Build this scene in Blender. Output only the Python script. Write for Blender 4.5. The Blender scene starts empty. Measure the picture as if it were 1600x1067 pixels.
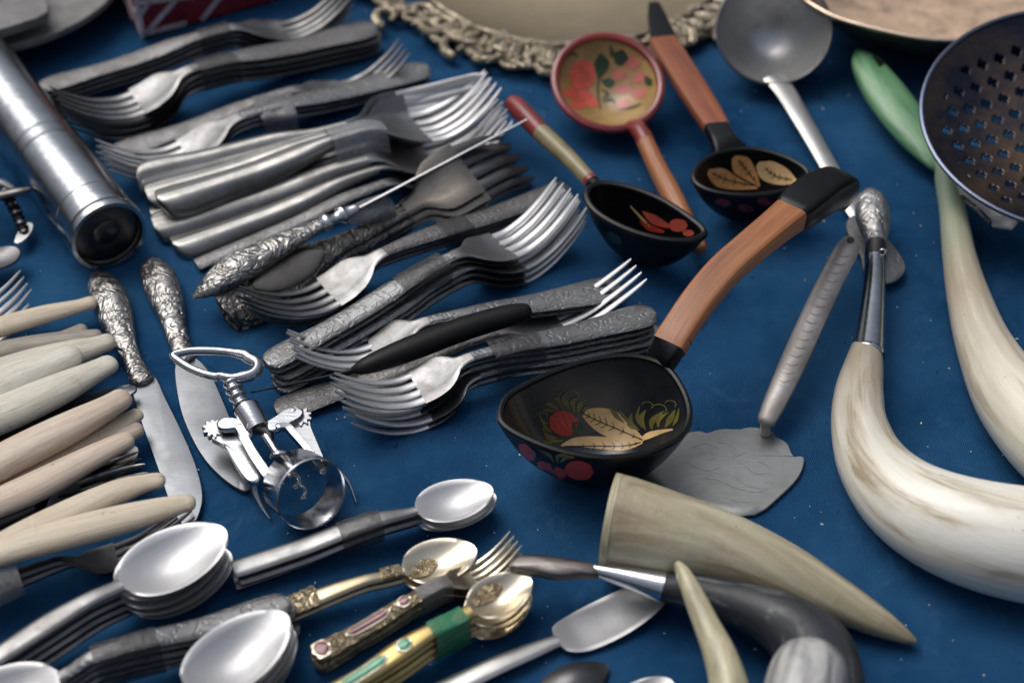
import bpy, math, random
from mathutils import Vector, Matrix
from mathutils.bvhtree import BVHTree
random.seed(7)
R = math.radians
scene = bpy.context.scene
COL = scene.collection

# ------------------------------------------------------------------ camera, sky, sun, exposure
FPX, PITCH, DIST = 2500.0, R(43), 0.80
CAM = Vector((0, -DIST*math.cos(PITCH), DIST*math.sin(PITCH)))
FWD = Vector((0, math.cos(PITCH), -math.sin(PITCH)))
RGT = Vector((1, 0, 0))
UPV = Vector((0, math.sin(PITCH), math.cos(PITCH)))
cd = bpy.data.cameras.new('camera')
cam = bpy.data.objects.new('camera', cd); COL.objects.link(cam)
cam.location = CAM
cam.rotation_euler = (math.pi/2 - PITCH, 0, 0)
cd.sensor_width = 36; cd.lens = FPX/1600*36
cd.clip_start = 0.02; cd.clip_end = 100
cd.dof.use_dof = True; cd.dof.focus_distance = 0.745; cd.dof.aperture_fstop = 6.0
scene.camera = cam

SUN_EL, SUN_AZ = R(57), R(-48)      # azimuth measured from +Y (away from the camera) towards +X
world = bpy.data.worlds.new('World'); scene.world = world; world.use_nodes = True
nt = world.node_tree; nt.nodes.clear()
wo = nt.nodes.new('ShaderNodeOutputWorld'); bg = nt.nodes.new('ShaderNodeBackground')
sky = nt.nodes.new('ShaderNodeTexSky'); sky.sky_type = 'NISHITA'; sky.sun_disc = False
sky.sun_elevation = SUN_EL; sky.sun_rotation = SUN_AZ
sky.air_density = 1.0; sky.dust_density = 4.0; sky.ozone_density = 1.0
hs = nt.nodes.new('ShaderNodeHueSaturation'); hs.inputs['Saturation'].default_value = 0.55
# overcast luminance: zenith about three times the horizon
tc = nt.nodes.new('ShaderNodeTexCoord'); sx = nt.nodes.new('ShaderNodeSeparateXYZ')
mr = nt.nodes.new('ShaderNodeMapRange'); mr.inputs['From Min'].default_value = 0; mr.inputs['From Max'].default_value = 1
mr.inputs['To Min'].default_value = 0.05; mr.inputs['To Max'].default_value = 1.65
vm = nt.nodes.new('ShaderNodeVectorMath'); vm.operation = 'SCALE'
nt.links.new(tc.outputs['Generated'], sx.inputs[0]); nt.links.new(sx.outputs['Z'], mr.inputs['Value'])
nt.links.new(sky.outputs[0], hs.inputs['Color']); nt.links.new(hs.outputs[0], vm.inputs[0])
nt.links.new(mr.outputs[0], vm.inputs['Scale']); nt.links.new(vm.outputs[0], bg.inputs['Color'])
bg.inputs['Strength'].default_value = 0.070
nt.links.new(bg.outputs[0], wo.inputs['Surface'])
sl = bpy.data.lights.new('sun', 'SUN'); sl.energy = 1.05; sl.angle = R(48); sl.color = (1, 0.985, 0.955)
sun = bpy.data.objects.new('sun', sl); COL.objects.link(sun)
sdir = Vector((math.sin(SUN_AZ)*math.cos(SUN_EL), math.cos(SUN_AZ)*math.cos(SUN_EL), math.sin(SUN_EL)))
sun.rotation_euler = (-sdir).to_track_quat('-Z', 'Y').to_euler()
sun.location = sdir*3
scene.view_settings.view_transform = 'Standard'; scene.view_settings.look = 'None'
scene.view_settings.exposure = 0.38; scene.view_settings.gamma = 1.0
scene.cycles.max_bounces = 6; scene.cycles.glossy_bounces = 4; scene.cycles.transparent_max_bounces = 12
scene.cycles.use_denoising = True

# ------------------------------------------------------------------ geometry helpers
def W(px, py, z=0.0):
    d = FWD + RGT*((px-800)/FPX) - UPV*((py-533.5)/FPX)
    t = (z-CAM.z)/d.z
    return CAM + d*t
def mpp(P):                       # metres per photograph pixel at a point
    return (P-CAM).dot(FWD)/FPX
def ray(px, py):
    return (FWD + RGT*((px-800)/FPX) - UPV*((py-533.5)/FPX)).normalized()

def hermite(tab, s):
    n = len(tab)
    if s <= tab[0][0]: return tab[0][1]
    if s >= tab[-1][0]: return tab[-1][1]
    for i in range(n-1):
        if s <= tab[i+1][0]: break
    x0, y0 = tab[i]; x1, y1 = tab[i+1]; h = x1-x0
    m = (y1-y0)/h
    if i > 0:
        mp = (y0-tab[i-1][1])/(x0-tab[i-1][0]); m0 = 0 if mp*m <= 0 else 2*mp*m/(mp+m)
    else: m0 = m
    if i < n-2:
        mn = (tab[i+2][1]-y1)/(tab[i+2][0]-x1); m1 = 0 if mn*m <= 0 else 2*mn*m/(mn+m)
    else: m1 = m
    t = (s-x0)/h
    return (2*t**3-3*t*t+1)*y0 + (t**3-2*t*t+t)*h*m0 + (-2*t**3+3*t*t)*y1 + (t**3-t*t)*h*m1

def catmull(P, sub=6, closed=False):
    out = []; n = len(P)
    rng = n if closed else n-1
    for i in range(rng):
        if closed: p0, p1, p2, p3 = P[(i-1) % n], P[i], P[(i+1) % n], P[(i+2) % n]
        else: p0, p1, p2, p3 = P[max(i-1, 0)], P[i], P[i+1], P[min(i+2, n-1)]
        for k in range(sub):
            t = k/sub
            out.append(tuple(0.5*((2*b)+(c-a)*t+(2*a-5*b+4*c-d)*t*t+(3*b-a-3*c+d)*t**3) for a, b, c, d in zip(p0, p1, p2, p3)))
    if not closed: out.append(tuple(P[-1]))
    return out

class MB:
    def __init__(s): s.v = []; s.f = []; s.uv = {}
    def rings(s, rings, cap=True, closed_ring=True, closed_loop=False, uv=False):
        b = len(s.v); m = len(rings[0]); n = len(rings)
        for i, r in enumerate(rings):
            for j, p in enumerate(r):
                s.v.append(tuple(p)); s.uv[len(s.v)-1] = (j/m, i/max(1, n-1))
        for i in range(n if closed_loop else n-1):
            i2 = (i+1) % n
            for j in range(m if closed_ring else m-1):
                j2 = (j+1) % m
                s.f.append((b+i*m+j, b+i*m+j2, b+i2*m+j2, b+i2*m+j))
        if cap and closed_ring and not closed_loop:
            s.f.append(tuple(b+j for j in range(m))[::-1]); s.f.append(tuple(b+(n-1)*m+j for j in range(m)))
    def box(s, c, x, y, z):
        b = len(s.v); c = Vector(c)
        for k in (-1, 1):
            for (i, j) in ((-1, -1), (1, -1), (1, 1), (-1, 1)): s.v.append(tuple(c+x*i+y*j+z*k))
        for f in ((3, 2, 1, 0), (4, 5, 6, 7), (0, 1, 5, 4), (1, 2, 6, 5), (2, 3, 7, 6), (3, 0, 4, 7)):
            s.f.append(tuple(b+q for q in f))
    def build(s, name, mat, parent=None, loc=None, smooth=True, angle=40):
        me = bpy.data.meshes.new(name)
        off = Vector(loc) if loc is not None else Vector((0, 0, 0))
        if parent is not None and parent.get('world_built'):
            off = Vector(parent['world_built'])
        me.from_pydata([tuple(Vector(p)-off) for p in s.v], [], s.f)
        me.update()
        if s.uv:
            ul = me.uv_layers.new(name='UVMap')
            for l in me.loops:
                ul.data[l.index].uv = s.uv.get(l.vertex_index, (0, 0))
        if smooth:
            me.polygons.foreach_set('use_smooth', [True]*len(me.polygons))
            me.set_sharp_from_angle(angle=R(angle))
        me.materials.append(mat)
        o = bpy.data.objects.new(name, me); COL.objects.link(o)
        if parent is not None: o.parent = parent
        elif loc is not None: o.location = loc
        return o

def tag(o, label=None, cat=None, group=None, kind=None):
    if label: o['label'] = label
    if cat: o['category'] = cat
    if group: o['group'] = group
    if kind: o['kind'] = kind
    return o
def thing(name, label, cat, loc, group=None, world=True, rot=(0, 0, 0)):
    o = bpy.data.objects.new(name, None); COL.objects.link(o)
    o.empty_display_size = 0.01
    o.location = loc; o.rotation_euler = rot
    if world: o['world_built'] = tuple(loc)
    return tag(o, label, cat, group)
def dup(root):
    c = root.copy(); COL.objects.link(c)
    def rec(a, b):
        for ch in list(a.children):
            d = ch.copy(); COL.objects.link(d); d.parent = b; rec(ch, d)
    rec(root, c)
    return c

def tube_mb(pts, sides=18, flat=1.0, sub=6, up=(0, 0, 1), round_ends=(True, True), world=False, rmod=None, square=False, mb=None, closed=False, twist=None):
    """pts (px,py,z or None,r_px[,flat]) -> swept tube; with world=True pts are (x,y,z,r)"""
    P = []
    for p in pts:
        if world: P.append(tuple(p[:4]) + ((p[4],) if len(p) > 4 else (flat,)))
        else:
            px, py, z, r = p[:4]; fl = p[4] if len(p) > 4 else flat
            zz = z if z is not None else 0.01
            for _ in range(4):
                q = W(px, py, zz); rm = r*mpp(q)
                if z is None: zz = rm*fl+0.0003
            P.append((q.x, q.y, q.z, rm, fl))
    C = catmull(P, sub, closed)
    U = Vector(up); rings = []; n = len(C)
    side_prev = None
    for i, c in enumerate(C):
        a = Vector(C[(i-1) % n if closed else max(i-1, 0)][:3]); b = Vector(C[(i+1) % n if closed else min(i+1, n-1)][:3])
        t = (b-a).normalized()
        sd = t.cross(U)
        if sd.length < 1e-4: sd = side_prev or Vector((1, 0, 0))
        sd.normalize(); side_prev = sd
        u2 = sd.cross(t).normalized()
        r = max(c[3], 1e-5)
        if rmod: r *= rmod(i/(n-1))
        ring = []
        for j in range(sides):
            th = 2*math.pi*j/sides
            cx, cy = math.cos(th), math.sin(th)
            if square:
                e = square if isinstance(square, float) else 0.2
                cx = math.copysign(abs(cx)**e, cx) if abs(cx) > 1e-6 else 0; cy = math.copysign(abs(cy)**e, cy) if abs(cy) > 1e-6 else 0
            ring.append((Vector(c[:3]) + sd*(cx*r) + u2*(cy*r*c[4]), r, t, Vector(c[:3])))
        rings.append(ring)
    out = [[q[0] for q in rg] for rg in rings]
    if not closed:
        def endcap(rg, sgn):
            res = []
            r, t, c = rg[0][1], rg[0][2], rg[0][3]
            for a in (30, 55, 75, 88):
                k = math.cos(R(a)); d = math.sin(R(a))*r*0.7
                res.append([c + (q[0]-c)*k + t*(sgn*d) for q in rg])
            return res
        if round_ends[0]: out = endcap(rings[0], -1)[::-1] + out
        if round_ends[1]: out = out + endcap(rings[-1], 1)
    mb = mb or MB()
    mb.rings(out, cap=not closed, closed_loop=closed)
    return mb
def slab_mb(outline, z, thick, mb=None, bevel=0.0004, smoothsub=3, crown=0.0, zf=None):
    """outline in photograph pixels lying on the level z (or zf(px,py)); real prism with a small chamfer"""
    pts = catmull([tuple(map(float, p)) for p in outline], smoothsub, True) if smoothsub else outline
    top = [W(p[0], p[1], zf(*p) if zf else z) for p in pts]
    c = sum(top, Vector())/len(top)
    mb = mb or MB()
    def inset(P, k, dz):
        return [Vector((c.x+(p.x-c.x)*k, c.y+(p.y-c.y)*k, p.z+dz)) for p in P]
    avg = sum((p-c).length for p in top)/len(top); kk = 1-bevel/avg
    rings = []
    dn = Vector((0, 0, -thick))
    rings = [inset(top, .02, crown), inset(top, .5, crown*.7), inset(top, .85, crown*.25), inset(top, kk, 0), inset(top, 1, -bevel), inset(top, 1, -thick+bevel*.5), inset(top, kk, -thick), inset(top, .02, -thick)]
    mb.rings(rings, cap=True)
    return mb

# ------------------------------------------------------------------ materials
def newmat(name):
    m = bpy.data.materials.new(name); m.use_nodes = True
    b = m.node_tree.nodes['Principled BSDF']
    return m, m.node_tree, b
def node(nt, t, **kw):
    n = nt.nodes.new(t)
    for k, v in kw.items(): setattr(n, k, v)
    return n
def ramp(nt, stops, fac=None, interp='LINEAR'):
    r = nt.nodes.new('ShaderNodeValToRGB'); r.color_ramp.interpolation = interp
    e = r.color_ramp.elements
    while len(e) > 1: e.remove(e[-1])
    e[0].position = stops[0][0]; e[0].color = tuple(stops[0][1])+(1,) if len(stops[0][1]) == 3 else stops[0][1]
    for p, c in stops[1:]:
        q = e.new(p); q.color = tuple(c)+(1,)
    if fac is not None: nt.links.new(fac, r.inputs[0])
    return r
def noise(nt, vec, scale, detail=4, rough=.6, dist=0):
    n = nt.nodes.new('ShaderNodeTexNoise'); n.inputs['Scale'].default_value = scale
    n.inputs['Detail'].default_value = detail; n.inputs['Roughness'].default_value = rough; n.inputs['Distortion'].default_value = dist
    if vec is not None: nt.links.new(vec, n.inputs['Vector'])
    return n
def objvec(nt, scale=(1, 1, 1), rnd=True):
    t = nt.nodes.new('ShaderNodeTexCoord'); mp = nt.nodes.new('ShaderNodeMapping')
    mp.inputs['Scale'].default_value = scale
    nt.links.new(t.outputs['Object'], mp.inputs['Vector'])
    if rnd:
        oi = nt.nodes.new('ShaderNodeObjectInfo'); nt.links.new(oi.outputs['Random'], mp.inputs['Location'])
    return mp.outputs[0]
def mixc(nt, fac, a, b, mode='MIX'):
    m = nt.nodes.new('ShaderNodeMix'); m.data_type = 'RGBA'; m.blend_type = mode
    def put(sock, v):
        if isinstance(v, (tuple, list)): sock.default_value = tuple(v)+((1,) if len(v) == 3 else ())
        elif isinstance(v, (int, float)): sock.default_value = v
        else: nt.links.new(v, sock)
    put(m.inputs[0], fac); put(m.inputs[6], a); put(m.inputs[7], b)
    return m.outputs[2]
def mth(nt, op, a, b=None, c=None):
    m = nt.nodes.new('ShaderNodeMath'); m.operation = op
    for i, v in enumerate((a, b, c)):
        if v is None: continue
        if isinstance(v, (int, float)): m.inputs[i].default_value = v
        else: nt.links.new(v, m.inputs[i])
    return m.outputs[0]
def bump(nt, b, h, strength=.3, dist=.001, prev=None):
    n = nt.nodes.new('ShaderNodeBump'); n.inputs['Strength'].default_value = strength; n.inputs['Distance'].default_value = dist
    nt.links.new(h, n.inputs['Height'])
    if prev is not None: nt.links.new(prev, n.inputs['Normal'])
    nt.links.new(n.outputs[0], b.inputs['Normal'])
    return n.outputs[0]

def metal(name, col=(.55, .55, .56), rough=.3, dark=(.10, .09, .08), tarnish=.35, ornament=None, oscale=1.0, odepth=.0006, tscale=60, oamt=.3, metallic=1.0):
    m, t, b = newmat(name)
    v = objvec(t)
    b.inputs['Metallic'].default_value = metallic
    n1 = noise(t, v, tscale, 6, .65, .4)
    n2 = noise(t, v, 900, 3, .6)
    r1 = ramp(t, [(.42, (0, 0, 0)), (.72, (1, 1, 1))], n1.outputs['Fac'])
    f = mth(t, 'MULTIPLY', r1.outputs[0], tarnish)
    r2 = ramp(t, [(.60, (0, 0, 0)), (.74, (1, 1, 1))], n2.outputs['Fac'])
    f2 = mth(t, 'MULTIPLY', r2.outputs[0], tarnish*.5)
    f = mth(t, 'MAXIMUM', f, f2)
    c = mixc(t, f, col, dark)
    hgt = None
    if ornament:
        mp = objvec(t, (1, 1, 1), False)
        if ornament == 'engraved':
            nn = noise(t, mp, 160*oscale, 2, .5, 0)
            wv = node(t, 'ShaderNodeTexWave', wave_type='RINGS'); wv.inputs['Scale'].default_value = 260*oscale
            wv.inputs['Distortion'].default_value = 9; wv.inputs['Detail'].default_value = 1.5; wv.inputs['Detail Scale'].default_value = .8
            t.links.new(mp, wv.inputs['Vector'])
            hr = ramp(t, [(.12, (0, 0, 0)), (.5, (1, 1, 1)), (1, (1, 1, 1))], wv.outputs['Fac'])
            hgt = hr.outputs[0]
        elif ornament == 'scroll':
            vo = node(t, 'ShaderNodeTexVoronoi', feature='SMOOTH_F1'); vo.inputs['Scale'].default_value = 300*oscale
            vo.inputs['Smoothness'].default_value = .3
            wn = noise(t, mp, 120*oscale, 2, .5, 2.0)
            mv = node(t, 'ShaderNodeVectorMath', operation='MULTIPLY_ADD'); mv.inputs[1].default_value = (.02, .02, .02)
            t.links.new(wn.outputs['Color'], mv.inputs[0]); t.links.new(mp, mv.inputs[2]); t.links.new(mv.outputs[0], vo.inputs['Vector'])
            hr = ramp(t, [(.05, (0, 0, 0)), (.75, (1, 1, 1))], vo.outputs['Distance'])
            hgt = hr.outputs[0]
        elif ornament == 'beads':
            wv = node(t, 'ShaderNodeTexWave', wave_type='BANDS', bands_direction='X'); wv.inputs['Scale'].default_value = 130*oscale
            wv.inputs['Distortion'].default_value = 2.5; wv.inputs['Detail'].default_value = 2
            t.links.new(mp, wv.inputs['Vector']); hgt = wv.outputs['Fac']
        elif ornament == 'ribs':
            wv = node(t, 'ShaderNodeTexWave', wave_type='BANDS', bands_direction='Y'); wv.inputs['Scale'].default_value = 70*oscale
            t.links.new(mp, wv.inputs['Vector']); hgt = wv.outputs['Fac']
        inv = ramp(t, [(0, (1, 1, 1)), (.5, (0, 0, 0))], hgt)
        c = mixc(t, mth(t, 'MULTIPLY', inv.outputs[0], oamt), c, dark)
    t.links.new(c, b.inputs['Base Color'])
    rr = node(t, 'ShaderNodeMapRange'); rr.inputs['To Min'].default_value = rough*.6; rr.inputs['To Max'].default_value = min(1, rough*1.6)
    t.links.new(n1.outputs['Fac'], rr.inputs['Value']); t.links.new(rr.outputs[0], b.inputs['Roughness'])
    sc_ = noise(t, objvec(t, (1.0, 14, 14)), 90, 5, .75)
    c2 = mixc(t, mth(t, 'MULTIPLY', ramp(t, [(.55, (0, 0, 0)), (.8, (1, 1, 1))], sc_.outputs['Fac']).outputs[0], tarnish*.6), c, dark)
    t.links.new(c2, b.inputs['Base Color'])
    sv = noise(t, objvec(t, (1, 8, 8)), 120, 4, .7)
    nb = bump(t, b, sv.outputs['Fac'], .12, .0006)
    lo = noise(t, v, 45, 2, .5); nb = bump(t, b, lo.outputs['Fac'], .12, .002, nb)
    if hgt is not None: bump(t, b, hgt, .9, odepth, nb)
    return m

def organic(name, stops, rough=.35, streak=6.0, length=3.0, speck=None, along=None, coat=.2, bumpy=.1, stripe=0.0, ridges=0.0, stain=.35):
    """horn / bone: streaks run along the tube (UV v), optional colour change along the length"""
    m, t, b = newmat(name)
    uv = node(t, 'ShaderNodeUVMap'); s = node(t, 'ShaderNodeSeparateXYZ'); t.links.new(uv.outputs[0], s.inputs[0])
    a = mth(t, 'MULTIPLY', s.outputs[0], 2*math.pi)
    cb = node(t, 'ShaderNodeCombineXYZ')
    t.links.new(mth(t, 'MULTIPLY', mth(t, 'COSINE', a), streak*.18), cb.inputs[0])
    t.links.new(mth(t, 'MULTIPLY', mth(t, 'SINE', a), streak*.18), cb.inputs[1])
    oi = node(t, 'ShaderNodeObjectInfo')
    t.links.new(mth(t, 'MULTIPLY_ADD', s.outputs[1], length*.4, mth(t, 'MULTIPLY', oi.outputs['Random'], 7.0)), cb.inputs[2])
    n1 = noise(t, cb.outputs[0], 2.2, 5, .6, .6)
    rp = ramp(t, stops, n1.outputs['Fac'])
    c = rp.outputs[0]
    if along:
        for (lo, hi, colr, amt) in along:
            q = node(t, 'ShaderNodeMapRange'); q.inputs['From Min'].default_value = lo; q.inputs['From Max'].default_value = hi
            nz = noise(t, cb.outputs[0], 3.0, 4, .6, .3)
            vv = mth(t, 'ADD', s.outputs[1], mth(t, 'MULTIPLY', mth(t, 'SUBTRACT', nz.outputs['Fac'], .5), .35))
            t.links.new(vv, q.inputs['Value'])
            c = mixc(t, mth(t, 'MULTIPLY', q.outputs[0], amt), c, colr)
    v = objvec(t)
    if stripe:
        ns = noise(t, cb.outputs[0], 14, 3, .6, .2)
        rs = ramp(t, [(.5, (0, 0, 0)), (.75, (1, 1, 1))], ns.outputs['Fac'])
        c = mixc(t, mth(t, 'MULTIPLY', rs.outputs[0], stripe), c, (.16, .12, .07))
    n2 = noise(t, v, 420, 3, .6)
    r2 = ramp(t, [(.63, (0, 0, 0)), (.72, (1, 1, 1))], n2.outputs['Fac'])
    n3 = noise(t, v, 55, 4, .6)
    r3 = ramp(t, [(.5, (0, 0, 0)), (.7, (1, 1, 1))], n3.outputs['Fac'])
    c = mixc(t, mth(t, 'MULTIPLY', mth(t, 'MULTIPLY', r2.outputs[0], r3.outputs[0]), .8), c, speck or (.10, .08, .05))
    n7 = noise(t, v, 38, 6, .7, .8)
    c = mixc(t, mth(t, 'MULTIPLY', ramp(t, [(.54, (0, 0, 0)), (.78, (1, 1, 1))], n7.outputs['Fac']).outputs[0], stain), c, (.24, .19, .12))
    t.links.new(c, b.inputs['Base Color'])
    b.inputs['Roughness'].default_value = rough; b.inputs['Coat Weight'].default_value = coat; b.inputs['Coat Roughness'].default_value = .25
    b.inputs['Subsurface Weight'].default_value = .12; b.inputs['Subsurface Radius'].default_value = (.004, .003, .002); b.inputs['Subsurface Scale'].default_value = 1.0
    n4 = noise(t, cb.outputs[0], 18, 4, .6)
    nb = bump(t, b, n4.outputs['Fac'], bumpy*2, .001)
    if ridges:
        cr = node(t, 'ShaderNodeCombineXYZ'); t.links.new(mth(t, 'MULTIPLY_ADD', s.outputs[1], 26.0, mth(t, 'MULTIPLY', n1.outputs['Fac'], 1.2)), cr.inputs[2])
        nb = bump(t, b, noise(t, cr.outputs[0], 1.6, 4, .6).outputs['Fac'], ridges, .0015, nb)
    bump(t, b, noise(t, v, 300, 3, .5).outputs['Fac'], bumpy*.6, .0006, nb)
    return m

def paint(name, col, rough=.3, coat=.5, var=.25, chips=None, wear=(.3, .17, .08), metallic=0.0):
    m, t, b = newmat(name); v = objvec(t)
    if max(col) < .01: b.inputs['Specular IOR Level'].default_value = .22
    n1 = noise(t, v, 80, 5, .6, .3)
    dk = tuple(x*(1-var) for x in col); lt = tuple(min(1, x*(1+var)) for x in col)
    c = ramp(t, [(.3, dk), (.7, lt)], n1.outputs['Fac']).outputs[0]
    if chips:
        n2 = noise(t, v, 260, 5, .7, .5)
        c = mixc(t, ramp(t, [(chips, (0, 0, 0)), (chips+.03, (1, 1, 1))], n2.outputs['Fac']).outputs[0], c, wear)
    t.links.new(c, b.inputs['Base Color'])
    rr = node(t, 'ShaderNodeMapRange'); rr.inputs['To Min'].default_value = rough*.7; rr.inputs['To Max'].default_value = rough*1.5
    t.links.new(noise(t, v, 120, 5, .7).outputs['Fac'], rr.inputs['Value']); t.links.new(rr.outputs[0], b.inputs['Roughness'])
    b.inputs['Coat Weight'].default_value = coat; b.inputs['Coat Roughness'].default_value = .22; b.inputs['Metallic'].default_value = metallic
    bump(t, b, noise(t, v, 200, 4, .6).outputs['Fac'], .12, .0006)
    return m

M = {}
M['steel'] = metal('worn_steel', (0.281, 0.281, 0.284), .38, tarnish=.6)
M['steel_bright'] = metal('bright_spoon_steel', (.64, .64, .65), .40, (.25, .23, .20), tarnish=.3, tscale=35, metallic=.72)
M['steel_dull'] = metal('dull_grey_steel', (0.176, 0.176, 0.184), .40, tarnish=.55)
M['engraved'] = metal('engraved_steel', (.235, .24, .245), .42, tarnish=.45, ornament='engraved', odepth=.00015, oamt=.25)
M['engraved_dull'] = metal('engraved_dull_steel', (0.203, 0.203, 0.206), .46, tarnish=.55, ornament='engraved', oscale=1.2, odepth=.00013, oamt=.3)
M['scroll'] = metal('scroll_cast_silver', (0.392, 0.378, 0.364), .30, (.06, .055, .05), tarnish=.35, ornament='scroll', odepth=.0009, oscale=.62, oamt=.30)
M['scroll_dark'] = metal('dark_scroll_silver', (0.216, 0.200, 0.180), .32, (.04, .035, .03), tarnish=.45, ornament='scroll', odepth=.0008, oscale=.6, oamt=.35)
M['medal'] = metal('smooth_brown_silver', (0.255, 0.230, 0.196), .30, (.06, .05, .04), tarnish=.5)
M['blade'] = metal('grey_blade_steel', (0.223, 0.236, 0.254), .36, (.16, .15, .15), tarnish=.35)
M['blade_brown'] = metal('brown_worn_blade', (0.234, 0.211, 0.198), .42, (.10, .07, .05), tarnish=.6)
M['ribbed'] = metal('lined_silver', (.33, .325, .315), .34, tarnish=.55, ornament='ribs', odepth=.00008, oamt=.12)
M['gold_orn'] = metal('gilt_beaded_metal', (.58, .48, .32), .30, (.10, .065, .03), tarnish=.35, ornament='scroll', odepth=.0008, oscale=1.5, oamt=.6)
M['gold'] = metal('gilt_metal', (0.480, 0.416, 0.296), .30, (.2, .14, .06), tarnish=.45)
M['gold_pale'] = metal('pale_gilt_bowl', (.80, .73, .58), .26, (.30, .20, .09), tarnish=.35, tscale=40, metallic=.85)
M['brass'] = metal('yellow_brass', (0.493, 0.383, 0.162), .30, (.16, .10, .03), tarnish=.5)
M['chrome'] = metal('chrome_plate', (0.663, 0.671, 0.689), .10, (.12, .11, .10), tarnish=.12)
M['alu'] = metal('brushed_aluminium', (0.528, 0.560, 0.592), .17, (.08, .08, .09), tarnish=.75, tscale=16)
M['iron'] = metal('dark_iron', (.13, .125, .12), .30, (.03, .02, .02), tarnish=.5)
M['white_scroll'] = metal('whitened_cast_metal', (0.624, 0.616, 0.600), .38, (.06, .055, .05), tarnish=.8, ornament='scroll', odepth=.0006, oscale=.6)
M['bowl_steel'] = metal('brushed_bowl_steel', (.60, .59, .57), .32, tarnish=.3, metallic=.85)
M['spatula'] = metal('pewter_grey', (.34, .355, .345), .32, (.12, .11, .09), tarnish=.5, tscale=40, metallic=.85)
M['etch'] = metal('etched_line', (0.320, 0.328, 0.316), .35, tarnish=.2)
M['copper_in'] = paint('tinned_copper', (.46, .33, .23), .40, .1, .4, .66, (.24, .15, .09))
M['patina'] = paint('green_black_patina', (.035, .04, .03), .5, .2, .6, .6, (.06, .10, .07))
M['rim'] = metal('worn_copper_rim', (.62, .50, .40), .3, (.2, .12, .08), tarnish=.4)
M['gilt_frame'] = metal('gilt_cast_frame', (0.435, 0.375, 0.285), .42, (.05, .038, .025), tarnish=.6, ornament='scroll', oscale=.8, odepth=.001, oamt=.6)
M['tray'] = metal('brass_face_painted_reflection', (.60, .47, .30), .30, (.10, .09, .07), tarnish=.8, tscale=8)  # broad dark patches paint a dark reflection into the face colour
M['skimmer'] = metal('blued_enamel_iron', (.03, .036, .055), .36, (.22, .14, .08), tarnish=.85, tscale=16)
M['skimmer_rim'] = metal('skimmer_rim_steel', (.12, .15, .22), .3, (.3, .2, .15), tarnish=.3)
M['black'] = paint('black_lacquer', (.004, .0045, .006), .34, .12, .4, .75, (.10, .08, .06))
M['black_in'] = paint('black_lacquer_inside', (.012, .015, .020), .26, .7, .35)  # lighter bluish copy of the lacquer; sky sheen put into the base colour
M['black_matt'] = paint('black_plastic', (.005, .005, .006), .42, .0, .3)
M['wood'] = organic('orange_varnished_wood', [(.30, (.20, .068, .024)), (.5, (.36, .135, .048)), (.72, (.47, .20, .08))], .40, 9, 1.6, coat=.15, bumpy=.12, stain=.2)
M['wood_red'] = organic('red_brown_varnished_wood', [(.30, (.16, .045, .02)), (.5, (.27, .078, .032)), (.72, (.36, .12, .05))], .40, 9, 1.6, coat=.2, bumpy=.1, stain=.15)
M['red'] = paint('red_lacquer', (.21, .022, .02), .32, .5, .3, .72)
M['darkred'] = paint('dark_red_enamel', (.24, .016, .016), .25, .6, .3)
M['golden'] = paint('golden_lacquer', (.36, .235, .085), .33, .5, .25)
M['gold_paint'] = paint('old_gold_paint', (.24, .20, .10), .34, .4, .3, .72)
M['p_red'] = paint('painted_red', (.44, .04, .025), .4, .4, .25)
M['p_coral'] = paint('painted_coral', (.66, .11, .07), .4, .4, .25)
M['p_pink'] = paint('painted_pink', (.50, .15, .12), .4, .4, .25)
M['p_leaf'] = paint('painted_cream_leaf', (.72, .48, .22), .4, .4, .2)
M['p_orange'] = paint('painted_orange_leaf', (.85, .40, .15), .4, .4, .2)
M['p_green'] = paint('painted_green', (.02, .05, .02), .4, .4, .4)
M['p_olive'] = paint('painted_olive_blade', (.15, .13, .03), .4, .4, .5)
M['p_black'] = paint('painted_black_line', (.01, .008, .006), .4, .4, .3)
M['white_line'] = paint('white_enamel_line', (.62, .54, .56), .35, .3, .3)
M['gem_red'] = paint('red_glass_enamel', (.20, .04, .06), .15, .8, .4)
M['gem_green'] = paint('green_glass_enamel', (.04, .32, .16), .15, .8, .4)
M['greytin'] = paint('grey_dish_metal', (.17, .165, .16), .5, .1, .3)
M['greyhandle'] = metal('cast_aluminium_handle', (.46, .43, .41), .44, (.16, .13, .11), tarnish=.6, tscale=50, metallic=.6)
M['green'] = organic('green_stained_horn', [(.3, (.06, .17, .08)), (.5, (.12, .29, .14)), (.7, (.22, .38, .21))], .4, 5, 5, coat=.3)
M['bone'] = organic('cream_bone', [(.3, (.56, .46, .33)), (.5, (.68, .58, .44)), (.7, (.74, .65, .51))], .45, 5, 3, coat=.1, stripe=.14, bumpy=.25)
M['bone_pink'] = organic('pinkish_bone', [(.3, (.50, .38, .29)), (.5, (.64, .52, .41)), (.7, (.72, .62, .51))], .45, 5, 3, coat=.1, stripe=.14, bumpy=.25)
M['bone_pale'] = organic('pale_grey_bone', [(.3, (.54, .50, .40)), (.5, (.69, .65, .55)), (.7, (.76, .73, .64))], .45, 6, 2, coat=.1, stripe=.4, bumpy=.2)
M['bone_grey'] = organic('weathered_grey_bone', [(.3, (.20, .18, .14)), (.6, (.36, .33, .27))], .5, 5, 4, coat=.1, stripe=.2)
M['horn'] = organic('grey_brown_horn', [(.32, (.22, .16, .10)), (.47, (.40, .34, .22)), (.62, (.54, .50, .36)), (.75, (.62, .59, .44))], .36, 2.2, 2.5, along=[(.55, .9, (.26, .20, .12), .7)], coat=.25, ridges=.25, stripe=.10)
M['horn_small'] = organic('pale_horn', [(.3, (.30, .28, .18)), (.5, (.48, .44, .28)), (.7, (.62, .55, .36))], .34, 4, 6, coat=.3)
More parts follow.
